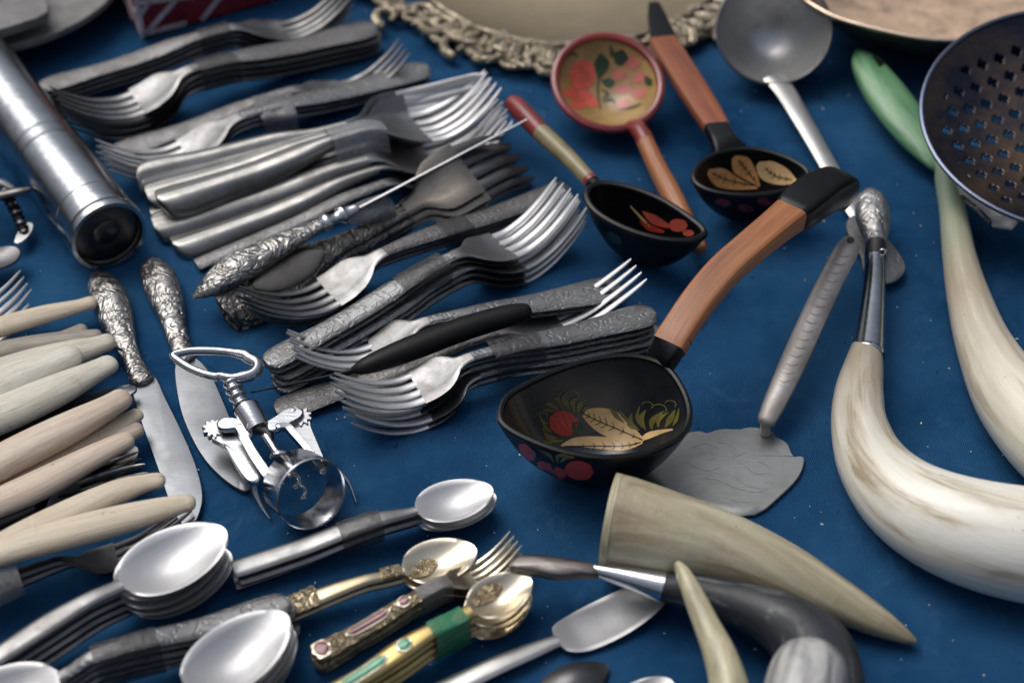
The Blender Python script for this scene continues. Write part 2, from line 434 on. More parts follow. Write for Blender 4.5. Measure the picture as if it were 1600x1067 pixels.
M['horn_black'] = organic('black_horn', [(.35, (.008, .010, .014)), (.58, (.025, .029, .036)), (.74, (.20, .20, .19))], .5, 3, 5, coat=.1)
M['tusk'] = organic('ivory_coloured_horn', [(.32, (.46, .38, .27)), (.42, (.78, .73, .60)), (.52, (.89, .86, .76)), (.75, (.92, .90, .83))], .36, 5, 4, along=[(.55, .12, (.30, .24, .16), .85)], coat=.3, ridges=.12, stripe=.08, stain=.15)
M['tusk_green'] = organic('stained_horn', [(.30, (.56, .49, .36)), (.45, (.82, .77, .63)), (.7, (.89, .86, .75))], .38, 5, 4, along=[(.80, .45, (.30, .22, .14), .75), (.46, .28, (.22, .32, .22), .85)], coat=.3, ridges=.12, stripe=.08, stain=.15)

M['wing'] = metal('nickel_wing', (.50, .51, .53), .24, tarnish=.3)
M['serr'] = metal('pale_serrated_steel', (.72, .73, .74), .5, (.3, .3, .3), tarnish=.4, metallic=.3)
M['p_peach'] = paint('painted_peach_leaf', (.95, .58, .27), .4, .4, .2)
M['sleeve'] = organic('worn_shell_tip', [(.35, (.16, .16, .165)), (.5, (.38, .38, .38)), (.62, (.55, .54, .52)), (.75, (.42, .29, .20))], .3, 5, 1.5, coat=.4)
def tape_mat(name, col, alpha, rough=.3):
    m, t, b = newmat(name); v = objvec(t)
    b.inputs['Base Color'].default_value = tuple(col)+(1,)
    n = noise(t, v, 110, 5, .65, .6)
    rr = ramp(t, [(.35, (alpha*.75,)*3), (.65, (min(1, alpha*1.2),)*3)], n.outputs['Fac'])
    t.links.new(rr.outputs[0], b.inputs['Alpha']); b.inputs['Roughness'].default_value = rough
    b.inputs['Specular IOR Level'].default_value = .6
    bump(t, b, noise(t, v, 240, 4, .7, 1.2).outputs['Fac'], .6, .0012)
    return m
M['tape_light'] = tape_mat('crumpled_light_tape', (.36, .37, .39), .58, .25)
M['tape'] = tape_mat('old_clear_tape', (.24, .24, .25), .55)
M['tape_dark'] = tape_mat('grimy_clear_tape', (.05, .048, .05), .55, .3)
M['tape_green'] = tape_mat('green_tape', (.03, .22, .10), .85, .3)

# cloth
def cloth_mat():
    m, t, b = newmat('blue_canvas'); v = objvec(t, rnd=False)
    n1 = noise(t, v, 9, 6, .6, .3); n2 = noise(t, v, 70, 6, .7, .2)
    c = ramp(t, [(.33, (.007, .046, .126)), (.67, (.028, .106, .232))], n1.outputs['Fac']).outputs[0]
    r = ramp(t, [(.48, (0, 0, 0)), (.78, (1, 1, 1))], n2.outputs['Fac'])
    c = mixc(t, mth(t, 'MULTIPLY', r.outputs[0], .45), c, (.034, .130, .26))
    n6 = noise(t, v, 26, 7, .75, 1.5)
    c = mixc(t, mth(t, 'MULTIPLY', ramp(t, [(.58, (0, 0, 0)), (.80, (1, 1, 1))], n6.outputs['Fac']).outputs[0], .45), c, (.085, .185, .32))
    n5 = noise(t, v, 130, 4, .6, .8)
    c = mixc(t, mth(t, 'MULTIPLY', ramp(t, [(.66, (0, 0, 0)), (.72, (1, 1, 1))], n5.outputs['Fac']).outputs[0], .55), c, (.003, .010, .025))
    n3 = noise(t, v, 700, 2, .5)
    r3 = ramp(t, [(.75, (0, 0, 0)), (.79, (1, 1, 1))], n3.outputs['Fac'])
    c = mixc(t, mth(t, 'MULTIPLY', r3.outputs[0], .5), c, (.22, .25, .28))
    t.links.new(c, b.inputs['Base Color']); b.inputs['Roughness'].default_value = .85; b.inputs['Specular IOR Level'].default_value = .03
    b.inputs['Sheen Weight'].default_value = .0; b.inputs['Sheen Roughness'].default_value = .5
    h = None; nb = None
    for d in ('X', 'Y'):
        w = node(t, 'ShaderNodeTexWave', wave_type='BANDS', bands_direction=d); w.inputs['Scale'].default_value = 330; w.inputs['Distortion'].default_value = .8
        mp = node(t, 'ShaderNodeMapping'); mp.inputs['Rotation'].default_value = (0, 0, R(24)); t.links.new(v, mp.inputs[0]); t.links.new(mp.outputs[0], w.inputs[0])
        nb = bump(t, b, w.outputs['Fac'], .6, .0005, nb)
    nb = bump(t, b, noise(t, v, 11, 4, .5).outputs['Fac'], .6, .012, nb)
    return m
M['cloth'] = cloth_mat()
mb = MB(); N = 40
for j in range(N+1):
    for i in range(N+1):
        mb.v.append((-1.1+2.2*i/N, -0.75+2.2*j/N, 0.0))
for j in range(N):
    for i in range(N):
        a = j*(N+1)+i; mb.f.append((a, a+1, a+N+2, a+N+1))
cl = mb.build('ground_cloth', M['cloth']); tag(cl, kind='structure')

def bvh_of(objs):
    V = []; F = []
    for o in objs:
        off = Vector(o.parent['world_built']) if o.parent and o.parent.get('world_built') else Vector((0, 0, 0))
        b = len(V)
        V += [Vector(v.co)+off for v in o.data.vertices]
        F += [tuple(b+q for q in p.vertices) for p in o.data.polygons]
    return BVHTree.FromPolygons(V, F)
def stroke(bv, pts, name, mat, parent, lift=.00022, nv=4, sub=5, mb=None, build=True):
    """pts (px,py,halfwidth px): a painted mark laid on the surface it decorates"""
    C = catmull([tuple(map(float, p)) for p in pts], sub)
    rows = []; n = len(C)
    for i, (x, y, w) in enumerate(C):
        a = C[max(i-1, 0)]; b = C[min(i+1, n-1)]
        dx, dy = b[0]-a[0], b[1]-a[1]; l = math.hypot(dx, dy) or 1
        row = []
        for k in range(nv+1):
            v = -1+2*k/nv; qx, qy = x-dy/l*w*v, y+dx/l*w*v
            h = bv.ray_cast(CAM, ray(qx, qy))
            if h[0] is None: row = None; break
            nn = h[1] if h[1].dot(CAM-h[0]) > 0 else -h[1]
            row.append(h[0]+nn*lift)
        rows.append(row)
    mb = mb or MB(); rr = [r for r in rows if r]
    if len(rr) >= 2: mb.rings(rr, cap=False, closed_ring=False)
    if not build: return mb
    return mb.build(name, M[mat], parent) if mb.v else None
def disc(bv, cx, cy, rx, ry, name, mat, parent, lift=.00022, rot=0):
    pts = []
    for k in range(9):
        t = -1+2*k/8; w = ry*math.sqrt(max(0.001, 1-t*t)); pts.append((cx+math.cos(rot)*rx*t, cy+math.sin(rot)*rx*t, w))
    return stroke(bv, pts, name, mat, parent, lift, 5, 3)
def veins(bv, mid, name, parent, side=9, step=2, mat='p_black', lift=.0004):
    mb = MB()
    C = catmull([tuple(map(float, p)) for p in mid], 6)
    stroke(bv, [(p[0], p[1], .8) for p in mid], name, mat, parent, lift, 1, 5, mb, False)
    n = len(C)
    for i in range(2, n-2, step):
        a, b = C[i-1], C[i+1]; dx, dy = b[0]-a[0], b[1]-a[1]; l = math.hypot(dx, dy); dx /= l; dy /= l
        k = side*math.sin(math.pi*i/n)
        for s in (-1, 1):
            stroke(bv, [(C[i][0], C[i][1], .55), (C[i][0]-dx*k*.6-dy*s*k*.7, C[i][1]-dy*k*.6+dx*s*k*.7, .5)], name, mat, parent, lift, 1, 2, mb, False)
    if mb.v: mb.build(name, M[mat], parent)


# ------------------------------------------------------------------ flatware
ORD = ['topmost', 'second from the top', 'third from the top', 'fourth from the top', 'fifth from the top', 'sixth from the top', 'lowest']
def plate_ring(x, yc, w, z, th, dish, nv=9):
    top = []; bot = []
    for k in range(nv):
        v = -1+2*k/(nv-1)
        e = th*.35 if k in (0, nv-1) else 0
        top.append((x, yc+w*v, z-dish*max(0, 1-(v/.93)**2)-e))
    for k in range(nv-1, -1, -1):
        v = -1+2*k/(nv-1)
        vv = v*.9
        bot.append((x, yc+w*vv, z-dish*(1-v*v)-th))
    return top+bot
def oval_ring(x, yc, w, z, h, n=16, e=.8):
    out = []
    for k in range(n):
        a = math.pi - 2*math.pi*k/n
        c, s = math.cos(a), math.sin(a)
        out.append((x, yc+w*math.copysign(abs(c)**e, c), z-h+h*math.copysign(abs(s)**e, s)))
    return out
FORKZ = [(0, .02), (.25, .035), (.5, .066), (.6, .07), (.68, .048), (.75, .022), (.81, .014), (.87, .026), (.94, .064), (1, .115)]
DOWNZ = [(0, .02), (.25, .03), (.5, .035), (.6, .045), (.7, .085), (.8, .095), (.9, .06), (1, .01)]
SPOONZ = [(0, .03), (.25, .045), (.45, .072), (.56, .078), (.64, .068), (.68, .064), (1, .062)]
def fork_parts(root, L, sp):
    zt = sp.get('z', FORKZ); zs = sp.get('zs', 1.0)*sp.get('zscale', 1)
    Z = lambda s: hermite(zt, s)*L*zs
    wb, wm, wn, wh = sp.get('wb', .048), sp.get('wm', .03), sp.get('wn', .019), sp.get('wh', .062)
    th = sp.get('th', .0022); ws = sp.get('ws', 1.0)
    neck, root_s = .60, sp.get('root', .775)
    sh = sp.get('butt', 'round')
    if sh == 'round': wt = [(0, wb*.45), (.008, wb*.72), (.025, wb*.93), (.06, wb), (.2, wb*.82), (.38, wm), (.52, wn*1.1), (neck, wn)]
    elif sh == 'square': wt = [(0, wb*.86), (.006, wb*.97), (.06, wb), (.3, (wb+wm)/2), (.45, wm), (neck, wn)]
    elif sh == 'lobed': wt = [(0, wb*.3), (.01, wb*.75), (.03, wb*.8), (.045, wb*.98), (.12, wb*1.05), (.2, wb*.9), (.3, wb*.6), (.4, wm*.8), (neck, wn)]
    ss = [0, .004, .01, .018, .03, .045]+[.06+.54*k/22 for k in range(23)]
    mb = MB()
    if sp.get('hollow'):
        H = sp['hollow']
        mb.rings([oval_ring(s*L, 0, hermite(wt, s)*L*ws, Z(s), L*hermite([(0, H*.25), (.03, H*.8), (.1, H), (.4, H*.62), (neck, .012)], s)) for s in ss])
    else:
        mb.rings([plate_ring(s*L, 0, hermite(wt, s)*L*ws, Z(s), th, -.0006*sp.get('convex', 1)) for s in ss])
    mb.build('handle', sp['hm'], root)
    ht = [(neck, wn), (.64, wn*1.25), (.67, wh*.72), (.70, wh*.95), (.74, wh), (1, wh)]
    mb = MB(); hs_ = [neck-.004+(root_s-neck+.004)*k/14 for k in range(15)]
    mb.rings([plate_ring(s*L, 0, hermite(ht, s)*L*ws, Z(s), th*.85, L*.008*max(0, min(1, (s-.63)/.06))) for s in hs_])
    head = mb.build('head', sp['mm'], root)
    nt_ = sp.get('tines', 4); pitch = 2*wh*L*ws/nt_
    for k in range(nt_):
        yc = (-(nt_-1)/2+k)*pitch
        v = yc/(wh*L*ws)
        mb = MB(); rg = []
        for q in range(15):
            s = root_s-.006+(1.0-root_s+.006)*q/14
            tt = max(0, (s-root_s)/(1-root_s))
            wdt = pitch*.5*hermite([(0, .74), (.15, .66), (.6, .52), (.93, .36), (1, .14)], tt)
            y = yc*(1-.05*tt)
            rg.append(plate_ring(s*L, y, wdt, Z(s)-L*.008*(1-v*v)*(1-tt), th*.85*(1-.35*tt), 0, 5))
        mb.rings(rg)
        mb.build('tine', sp.get('tm', sp['mm']), head)
def spoon_parts(root, L, sp):
    zt = sp.get('z', SPOONZ); zs = sp.get('zs', 1.0)
    Z = lambda s: hermite(zt, s)*L*zs
    wb, wm, wn, wh = sp.get('wb', .045), sp.get('wm', .028), sp.get('wn', .018), sp.get('wh', .105)
    th = sp.get('th', .0018); sb = sp.get('sb', .66); dp = sp.get('dish', .05)*L
    sh = sp.get('butt', 'round')
    if sh == 'round': wt = [(0, wb*.45), (.01, wb*.75), (.03, wb*.95), (.08, wb), (.25, wb*.8), (.42, wm), (.58, wn*1.1), (sb, wn)]
    else: wt = [(0, wb*.86), (.006, wb*.97), (.06, wb), (.3, (wb+wm)/2), (.5, wm), (sb, wn)]
    ss = [0, .004, .01, .018, .03, .045]+[.06+(sb-.06)*k/22 for k in range(23)]
    mb = MB()
    mb.rings([plate_ring(s*L, 0, hermite(wt, s)*L, Z(s), th*1.1, -.0006) for s in ss])
    mb.build('handle', sp['hm'], root)
    mb = MB(); rg = []; sgn = sp.get('sign', 1); sq = sp.get('squareness', .5)
    for k in range(34):
        t = (1-math.cos(math.pi*k/33))/2
        s = sb-.004+(1-sb+.004)*t
        shp = (2*math.sqrt(max(0, t*(1-t)))*(1+.22*(.5-t)))**(2*sq)
        w = max(wn*(1-t)**.6 if t < .3 else 0, wh*shp, .001)
        d = dp*min(1, (w/wh))**1.3*math.sin(math.pi*min(1, max(0, t**.9)))**.7 if 0 < t < 1 else 0
        rg.append(plate_ring(s*L, 0, w*L, Z(s), th*.7, sgn*d, 17))
    mb.rings(rg)
    mb.build('bowl', sp['mm'], root)
def place(kind, A, B, sp, z0=0.0, n=1, dz=.003, name=None, label='', cat=None, group=None, roll=0, pitch=0, jitter=.0006, drift=(0, 0), zB=0.0, words=None):
    """A/B: butt and tip of the top piece in the photograph; z0 = rest height of the lowest"""
    zt = sp.get('z', FORKZ if kind == 'fork' else SPOONZ); zs = sp.get('zs', 1.0)
    top = z0+(n-1)*dz; L = .19
    for _ in range(5):
        a = W(A[0], A[1], top+hermite(zt, 0)*L*zs); b = W(B[0], B[1], top+zB+hermite(zt, 1)*L*zs)
        d = Vector((b.x-a.x, b.y-a.y)); L = d.length
    yaw = math.atan2(d.y, d.x)
    slope = -math.atan2(zB, L)
    name = name or kind; cat = cat or kind
    words = words or ORD
    root = None; out = []
    for k in range(n):
        lab = label.replace('{o}', words[k] if k < n-1 or n == 1 else ('lowest' if words is ORD else words[k])) if '{o}' in label else label
        jx = random.uniform(-1, 1)*jitter*4 if k else 0
        jy = random.uniform(-1, 1)*jitter*1.5 if k else 0
        loc = (a.x+jx+drift[0]*k, a.y+jy+drift[1]*k, z0+(n-1-k)*dz)
        if k == 0:
            root = thing(name, lab, cat, loc, group, world=False, rot=(roll, slope, yaw))
            (fork_parts if kind == 'fork' else spoon_parts)(root, L, sp)
            o = root
        else:
            o = dup(root); o.location = loc; o['label'] = lab
            o.rotation_euler = (roll+random.uniform(-1, 1)*.03, slope+random.uniform(0, 1)*.004, yaw+random.uniform(-1, 1)*.018)
        out.append(o)
    out[0]['_L'] = L
    return dict(root=root, L=L, a=a, yaw=yaw, n=n, dz=dz, z0=z0, Z=lambda s: hermite(zt, s)*L*zs, all=out, roll=roll, slope=slope)
def tape(st, s0, s1, hw, label, mat='tape_dark', extra=.0006, below=None, name='tape_band', hwend=None):
    """band of tape wrapped round a stack between stations s0..s1"""
    L = st['L']; H = (st['n']-1)*st['dz']+.0026 if below is None else below
    mb = MB(); rings = []
    for q in range(7):
        s = s0+(s1-s0)*q/6; z = st['Z'](s)+extra+.0002; w = (hw if hwend is None else hw+(hwend-hw)*q/6)*L+extra
        wob = random.uniform(-.0003, .0003)
        b = z-H-2*extra
        if (st['z0']+(st['n']-1)*st['dz']) + b < .0004: b = .0004-(st['z0']+(st['n']-1)*st['dz'])
        c = min(w, (z-b)/2)*.35
        x = s*L
        rings.append([(x, -w, b+c), (x, -w, z-c), (x, -w+c*.4, z-c*.2), (x, -w+c, z+wob), (x, 0, z+.0002), (x, w-c, z), (x, w-c*.4, z-c*.2), (x, w, z-c), (x, w+wob, b+c), (x, w-c*.5, b+c*.2), (x, w-c, b), (x, 0, b), (x, -w+c, b), (x, -w+c*.5, b+c*.2)])
    mb.rings(rings, cap=False)
    o = mb.build(name, M[mat]); o.location = st['root'].location; o.rotation_euler = st['root'].rotation_euler
    return tag(o, label, 'tape', 'bands of tape holding the cutlery')

GF = 'forks laid in stacks on the blue cloth'
GS = 'spoons laid in stacks on the blue cloth'
plain = dict(hm=M['steel'], mm=M['steel'])
engr = dict(hm=M['engraved'], mm=M['steel'], tm=M['steel_bright'])
engd = dict(hm=M['engraved_dull'], mm=M['steel'], tm=M['steel'])
def sp(base, **k):
    d = dict(base); d.update(k); return d

# --- the two stacks at the top left
A_ = place('fork', (62, 134), (545, -22), sp(engd, wb=.04, wm=.036), n=4, dz=.0034, label='fork, {o} in the taped stack beside the red lattice box', group=GF)
tape(A_, .50, .60, .03, 'grimy tape band round the top left fork stack below the red box')
B_ = place('fork', (586, 40), (86, 148), sp(engd, wb=.052, wm=.04, wh=.07), n=4, dz=.0040, label='left-pointing fork, {o} in the dark stack beside the gilt frame', group=GF)
tape(B_, .46, .58, .036, 'grimy tape band round the stack of left-pointing forks near the gilt frame')
# --- the pair of stacks under the strip of clear tape
C1 = place('fork', (172, 238), (632, 72), sp(engd, wb=.046, wm=.034), n=2, dz=.0030, z0=.001, label='{o} of two forks under the clear tape strip pointing at the gilt frame', group=GF, words=['upper', 'lower'])
C2 = place('fork', (668, 104), (158, 230), sp(engr, wb=.05, wm=.036), n=3, dz=.0032, label='fork pointing left beneath the clear tape strip, {o} of three', group=GF, words=['upper', 'middle', 'lower'])
pts = [(425, 148, .017), (428, 163, .019), (434, 176, .019), (438, 188, .016), (441, 203, .008), (443, 222, .0012)]
rg = []; 
for (x, y, z) in catmull(pts, 3):
    hw = 30-5*(y-148)/74
    rg.append([W(x+hw*v, y-3*v, z+.0006*math.sin(5*v+y*.1)) for v in (-1, -.6, -.2, .2, .6, 1)])
mb = MB(); mb.rings([r+[p+Vector((0, 0, -.0002)) for p in r[::-1]] for r in rg])
o = mb.build('tape_strip', M['tape'], loc=W(435, 200, 0)); tag(o, 'loose strip of translucent tape draped over two fork stacks', 'tape', 'bands of tape holding the cutlery')
# --- big hollow handled forks, taped
big = dict(hm=M['ribbed'], mm=M['steel'], tm=M['steel_bright'], wb=.060, wm=.044, wn=.022, wh=.072, hollow=.050, th=.0024)
GB = 'thick handled forks in the big taped bundle'
for (a, b, rl, z0, lab) in (
        ((214, 280), (735, 98), R(52), .012, 'fork on its edge, outermost on the tray side of the big taped bundle'),
        ((222, 288), (752, 104), R(44), .010, 'fork on its edge, next to the outermost in the big taped bundle'),
        ((236, 334), (780, 150), R(4), .004, 'thick handled fork squeezed between the upper and lower handles of the big taped bundle'),
        ((238, 346), (786, 168), R(8), .006, 'thick handled fork, lowest and deepest of the big taped bundle'),
        ((268, 376), (794, 184), R(-12), .003, 'thick handled fork at the near bottom side of the big taped bundle, rounded handle end'),
        ((228, 300), (765, 122), R(8), .010, 'thick handled fork at the centre of the big taped bundle, beneath the broad shiny head')):
    place('fork', a, b, big, z0=z0, label=lab, group=GB, roll=rl)
D_ = place('fork', (244, 304), (775, 130), sp(big, wh=.08), z0=.017, label='thick handled fork with broad shiny head on the big taped bundle', group=GB, roll=R(-10))
tape(D_, .50, .66, .040, 'crumpled clear tape wrapped round the upper handles of the big bundle', 'tape_light', .001, below=.018, hwend=.034)
# --- thin engraved fork and the ornate group
place('fork', (306, 412), (782, 180), sp(engd, wb=.026, wm=.024, wn=.018, wh=.05, butt='square', tm=M['steel_bright'], z=[(0, .015), (.3, .035), (.5, .06), (.6, .06), (.7, .03), (.78, .02), (.88, .06), (1, .15)]), z0=.001, label='narrow straight fork with engraved square-ended handle beside the ornate knife', group=GF)
OZ = [(0, .03), (.25, .035), (.5, .03), (.6, .045), (.68, .085), (.78, .11), (.88, .10), (1, .04)]
E2 = place('fork', (340, 470), (800, 232), dict(hm=M['scroll_dark'], mm=M['medal'], tm=M['steel_dull'], wb=.078, wm=.036, wn=.024, wh=.085, butt='lobed', z=OZ, th=.0026, root=.80, hollow=.022), n=3, dz=.0040, z0=.001, roll=R(26), label='dark ornate fork lying face down, {o} of three under the edge-on knife', group='dark ornate forks lying face down', words=['upper', 'middle', 'lower'])
for o_ in E2['all']:
    mbx = MB(); E2L = E2['L']
    mbx.rings([oval_ring((.10+.22*u/12)*E2L, 0, .050*E2L*math.sqrt(max(.03, 1-(u/6-1)**2)), .0014+hermite(OZ, .10+.22*u/12)*E2L, .0014) for u in range(13)])
    mbx.build('medallion', M['medal'], o_)
# ornate knife lying on them, blade seen edge on
kt = thing('table_knife', 'ornate silver knife with turned collar, blade seen edge-on pointing at the red handle', 'knife', W(420, 400, 0))
tube_mb([(306, 462, .014, 7), (328, 447, .018, 22), (370, 420, .021, 30, .65), (430, 388, .023, 24), (480, 362, .024, 16), (503, 350, .0245, 12)], flat=.6).build('handle', M['scroll'], kt)
tube_mb([(503, 350, .0245, 12), (510, 347, .025, 17), (516, 344, .025, 11), (526, 340, .025, 9), (534, 336, .025, 17), (541, 333, .025, 12), (556, 326, .026, 9)], sub=3, flat=.8).build('collar', M['chrome'], kt)
mb = MB(); rg = []
for k in range(16):
    t = k/15; px, py = 548+(824-548)*t, 331+(186-331)*t; z = .026+.012*t; p = W(px, py, z)
    hgt = .010*hermite([(0, .45), (.1, .9), (.5, 1), (.85, .8), (1, .12)], t)
    sd = (W(824, 186, z)-W(548, 331, z)); sd.z = 0; sd.normalize(); nrm = Vector((-sd.y, sd.x, 0))
    tw = .0007*(1-.5*t)
    tl = Vector((0, .76, -.65))
    rg.append([p-nrm*tw, p+nrm*tw, p+nrm*tw*.4+tl*hgt, p-nrm*tw*.4+tl*hgt])
mb.rings(rg); mb.build('blade', M['steel_bright'], kt)
rings_ = tube_mb([(545, 338, .021, 15), (575, 330, .019, 22), (606, 322, .017, 24)], flat=.75, round_ends=(False, False)); o = rings_.build('tape_band', M['tape'], loc=W(575, 335, 0)); tag(o, 'crumpled clear tape round the necks of the ornate forks and knife', 'tape', 'bands of tape holding the cutlery')
# --- G, H
G_ = place('fork', (884, 290), (388, 462), sp(engd, wb=.036, wm=.03, wh=.066, butt='square'), n=3, dz=.0033, label='{o} of three left-pointing forks with handles under bright upturned tines', group=GF, words=['upper', 'middle', 'lower'])
H_ = place('fork', (415, 566), (886, 290), sp(engr, wb=.040, wm=.034, wh=.068), n=5, dz=.0036, label='engraved fork, {o} in the tall stack pointing at the red handle', group=GF, drift=(.0012, -.0004))
tape(H_, .42, .57, .035, 'dark tape round the middle of the tall engraved fork stack')
tape(G_, .33, .42, .034, 'dark tape round the three left-pointing engraved forks')
# --- I group
I1 = place('fork', (968, 446), (456, 532), sp(engr, wb=.056, wm=.034, wh=.07), n=2, dz=.0032, z0=.005, label='fork with broad shell-ended handle, {o} of two behind the black handled knife', group=GF, words=['upper', 'lower'])
I3 = place('fork', (430, 640), (998, 420), sp(engd, wb=.042, wm=.036, wh=.062, tm=M['steel_bright'], z=[(0, .015), (.3, .03), (.5, .05), (.6, .05), (.68, .04), (.76, .03), (.84, .04), (.92, .075), (1, .12)]), z0=.001, label='fork with four bright tines rising beside the black knife handle, handle end near the corkscrew', group=GF)
I4 = place('fork', (1022, 486), (532, 600), sp(engr, wb=.052, wm=.036, wh=.074, odepth=1), n=5, dz=.0034, label='scroll-handled fork, {o} in the taped stack above the large black ladle', group=GF, drift=(.0005, -.0006))
tape(I4, .38, .54, .040, 'dark tape round the scroll-handled fork stack above the black ladle')
bk = thing('black_handled_knife', 'knife with long black handle and thin blade pointing at the corkscrew', 'knife', W(690, 560, 0))
tube_mb([(552, 578, .018, 7), (575, 570, .020, 16), (640, 545, .021, 22), (720, 515, .022, 22), (790, 494, .022, 20), (820, 487, .022, 16)], flat=.75, sides=20).build('handle', M['black_matt'], bk)
tube_mb([(392, 613, .009, 1.0), (470, 597, .014, 1.6), (530, 584, .017, 2.2), (556, 577, .018, 4)], flat=1.6, sides=8).build('blade', M['iron'], bk)

# ------------------------------------------------------------------ table knives with cast handles
def table_knife(hpts, blade, label, zblade=.0035):
    t = thing('table_knife', label, 'knife', W(hpts[2][0], hpts[2][1], 0), 'two table knives with cast silver handles')
    tube_mb(hpts, flat=.62, sides=24, sub=8).build('handle', M['scroll'], t)
    a = hpts[-1]
    slab_mb(blade, zblade, .0016, crown=.0005, smoothsub=4).build('blade', M['blade'], t)
    return t
table_knife([(152, 428, None, 10), (158, 440, None, 21), (170, 466, None, 29), (184, 505, None, 25), (199, 545, None, 17), (212, 575, None, 16), (222, 594, None, 19)],
            [(207, 588), (238, 584), (258, 622), (284, 675), (305, 725), (316, 770), (312, 800), (300, 820), (284, 818), (268, 790), (252, 745), (236, 700), (220, 655), (208, 615)], 'silver handled knife whose blade tip lies under the bone handles')
table_knife([(235, 407, None, 9), (240, 418, None, 21), (250, 440, None, 28), (264, 478, None, 24), (274, 515, None, 18), (283, 543, None, 17), (288, 560, None, 18)],
            [(274, 566), (300, 556), (326, 580), (346, 622), (366, 670), (386, 720), (394, 755), (380, 766), (352, 750), (322, 720), (298, 680), (280, 630)], 'silver handled knife lying under the chrome corkscrew')

# ------------------------------------------------------------------ spoons at the bottom
S1 = place('spoon', (-150, 1108), (352, 826), dict(hm=M['steel'], mm=M['steel_bright'], wb=.04, wm=.034, wn=.024, wh=.115, sb=.66, dish=.05, squareness=.5), n=5, dz=.0042, label='large spoon, {o} in the stack beside the bone handles', group=GS)
S2 = place('spoon', (452, 938), (-110, 1122), dict(hm=M['engraved'], mm=M['steel_bright'], wb=.046, wm=.032, wn=.02, wh=.10, sb=.66, dish=.05, z=[(0, .03), (.25, .05), (.45, .085), (.55, .09), (.66, .05), (.8, .05), (1, .06)]), n=5, dz=.0040, label='engraved spoon, {o} in the stack under the wide white spoons', group=GS)
tape(S2, .38, .56, .033, 'dark tape round the long engraved spoon stack at the bottom left')
S3 = place('spoon', (20, 1300), (447, 958), dict(hm=M['steel'], mm=M['steel_bright'], wb=.04, wh=.12, wn=.024, sb=.62, dish=.06, squareness=.5), n=5, dz=.0045, z0=.003, label='wide white spoon, {o} in the stack at the bottom edge', group=GS)
S4 = place('spoon', (364, 888), (770, 762), dict(hm=M['steel'], mm=M['steel_bright'], wb=.042, wm=.038, wn=.022, wh=.10, sb=.70, dish=.04, butt='square'), n=3, dz=.0042, label='{o} of three plain taped teaspoons below the corkscrew', group=GS, words=['upper', 'middle', 'lower'])
tape(S4, .40, .56, .042, 'dark crumpled tape round the three plain teaspoons')
S5 = place('spoon', (345, 985), (744, 856), dict(hm=M['gold'], mm=M['gold_pale'], wb=.050, wm=.036, wn=.024, wh=.105, sb=.71, dish=.045), n=2, dz=.0035, z0=.001, label='gilt teaspoon with beaded handle, {o} of two beside the white bowl spoons', group=GS, words=['upper', 'lower'])
G3 = place('fork', (490, 1022), (806, 840), dict(hm=M['gold_orn'], mm=M['gold'], tm=M['gold_pale'], wb=.050, wm=.040, wn=.028, wh=.066, tines=4), n=3, dz=.0042, label='gilt dessert fork with red enamel, {o} of three beside the gilt spoons', group='gilt cutlery with coloured enamel', words=['upper', 'middle', 'lower'])
tape(G3, .50, .66, .032, 'brownish tape round the three gilt forks with red enamel', 'tape')
S6 = place('spoon', (470, 1112), (828, 900), dict(hm=M['brass'], mm=M['gold_pale'], wb=.048, wm=.044, wn=.03, wh=.095, sb=.73, dish=.055), n=4, dz=.0045, label='gilt teaspoon with green enamel, {o} of four', group='gilt cutlery with coloured enamel', words=['upper', 'second from the top', 'third from the top', 'lowest'])
tape(S6, .55, .70, .036, 'bright green tape round the gilt teaspoons', 'tape_green')
for (s0_, s1_, hw_) in ((.14, .37, .05), (.62, .70, .028)):
    mbx = MB(); mbx.rings([plate_ring((s0_+(s1_-s0_)*u/14)*S5['L'], 0, hw_*S5['L']*(.9+.12*(u % 2)), S5['Z'](s0_+(s1_-s0_)*u/14)+.0022, .0030, 0, 7) for u in range(15)]); mbx.build('beaded_collar', M['gold_orn'], S5['root'])
# enamel inlays (parts of the topmost pieces)
def inlay(st, s0, s1, hw, mat, k=0):
    L = st['L']; mb = MB(); rings = []
    for q in range(9):
        u = q/8; s = s0+(s1-s0)*u; w = hw*L*math.sqrt(max(.02, 1-(2*u-1)**6 if s1-s0 > .08 else 1-(2*u-1)**2))
        rings.append(plate_ring(s*L, 0, w, st['Z'](s)+.0017, .0012, 0, 5))
    mb.rings(rings); return mb
for (st, mt) in ((G3, 'gem_red'), (S6, 'gem_green')):
    for (s0, s1, hw) in ((.005, .07, .036), (.16, .36, .017), (.41, .46, .022)):
        bz = inlay(st, s0-.008, s1+.008, hw+.007, mt); bo = bz.build('bezel', M['gold_pale'], st['root']); bo.location.z = -.0004
        inlay(st, s0, s1, hw, mt).build('enamel_inlay', M[mt], st['root'])
bpy.context.view_layer.update()
def on_placed(root, child, motif):
    ch = [c_ for c_ in root.children if c_.name.split('.')[0] == child][0]; mw = root.matrix_world.copy()
    bv_ = BVHTree.FromPolygons([mw @ v_.co for v_ in ch.data.vertices], [tuple(p_.vertices) for p_ in ch.data.polygons])
    o_ = motif(bv_)
    if o_: o_.parent = root; o_.matrix_parent_inverse = mw.inverted()
on_placed(S5['root'], 'bowl', lambda b_: stroke(b_, [(640, 902, 3), (652, 894, 11), (668, 885, 13), (684, 880, 3)], 'shell_relief', 'gold_orn', None, .0004, 6, 5))
on_placed(S6['root'], 'bowl', lambda b_: stroke(b_, [(740, 944, 4), (752, 934, 12), (768, 924, 14), (784, 916, 4)], 'shell_relief', 'gold_orn', None, .0004, 6, 5))
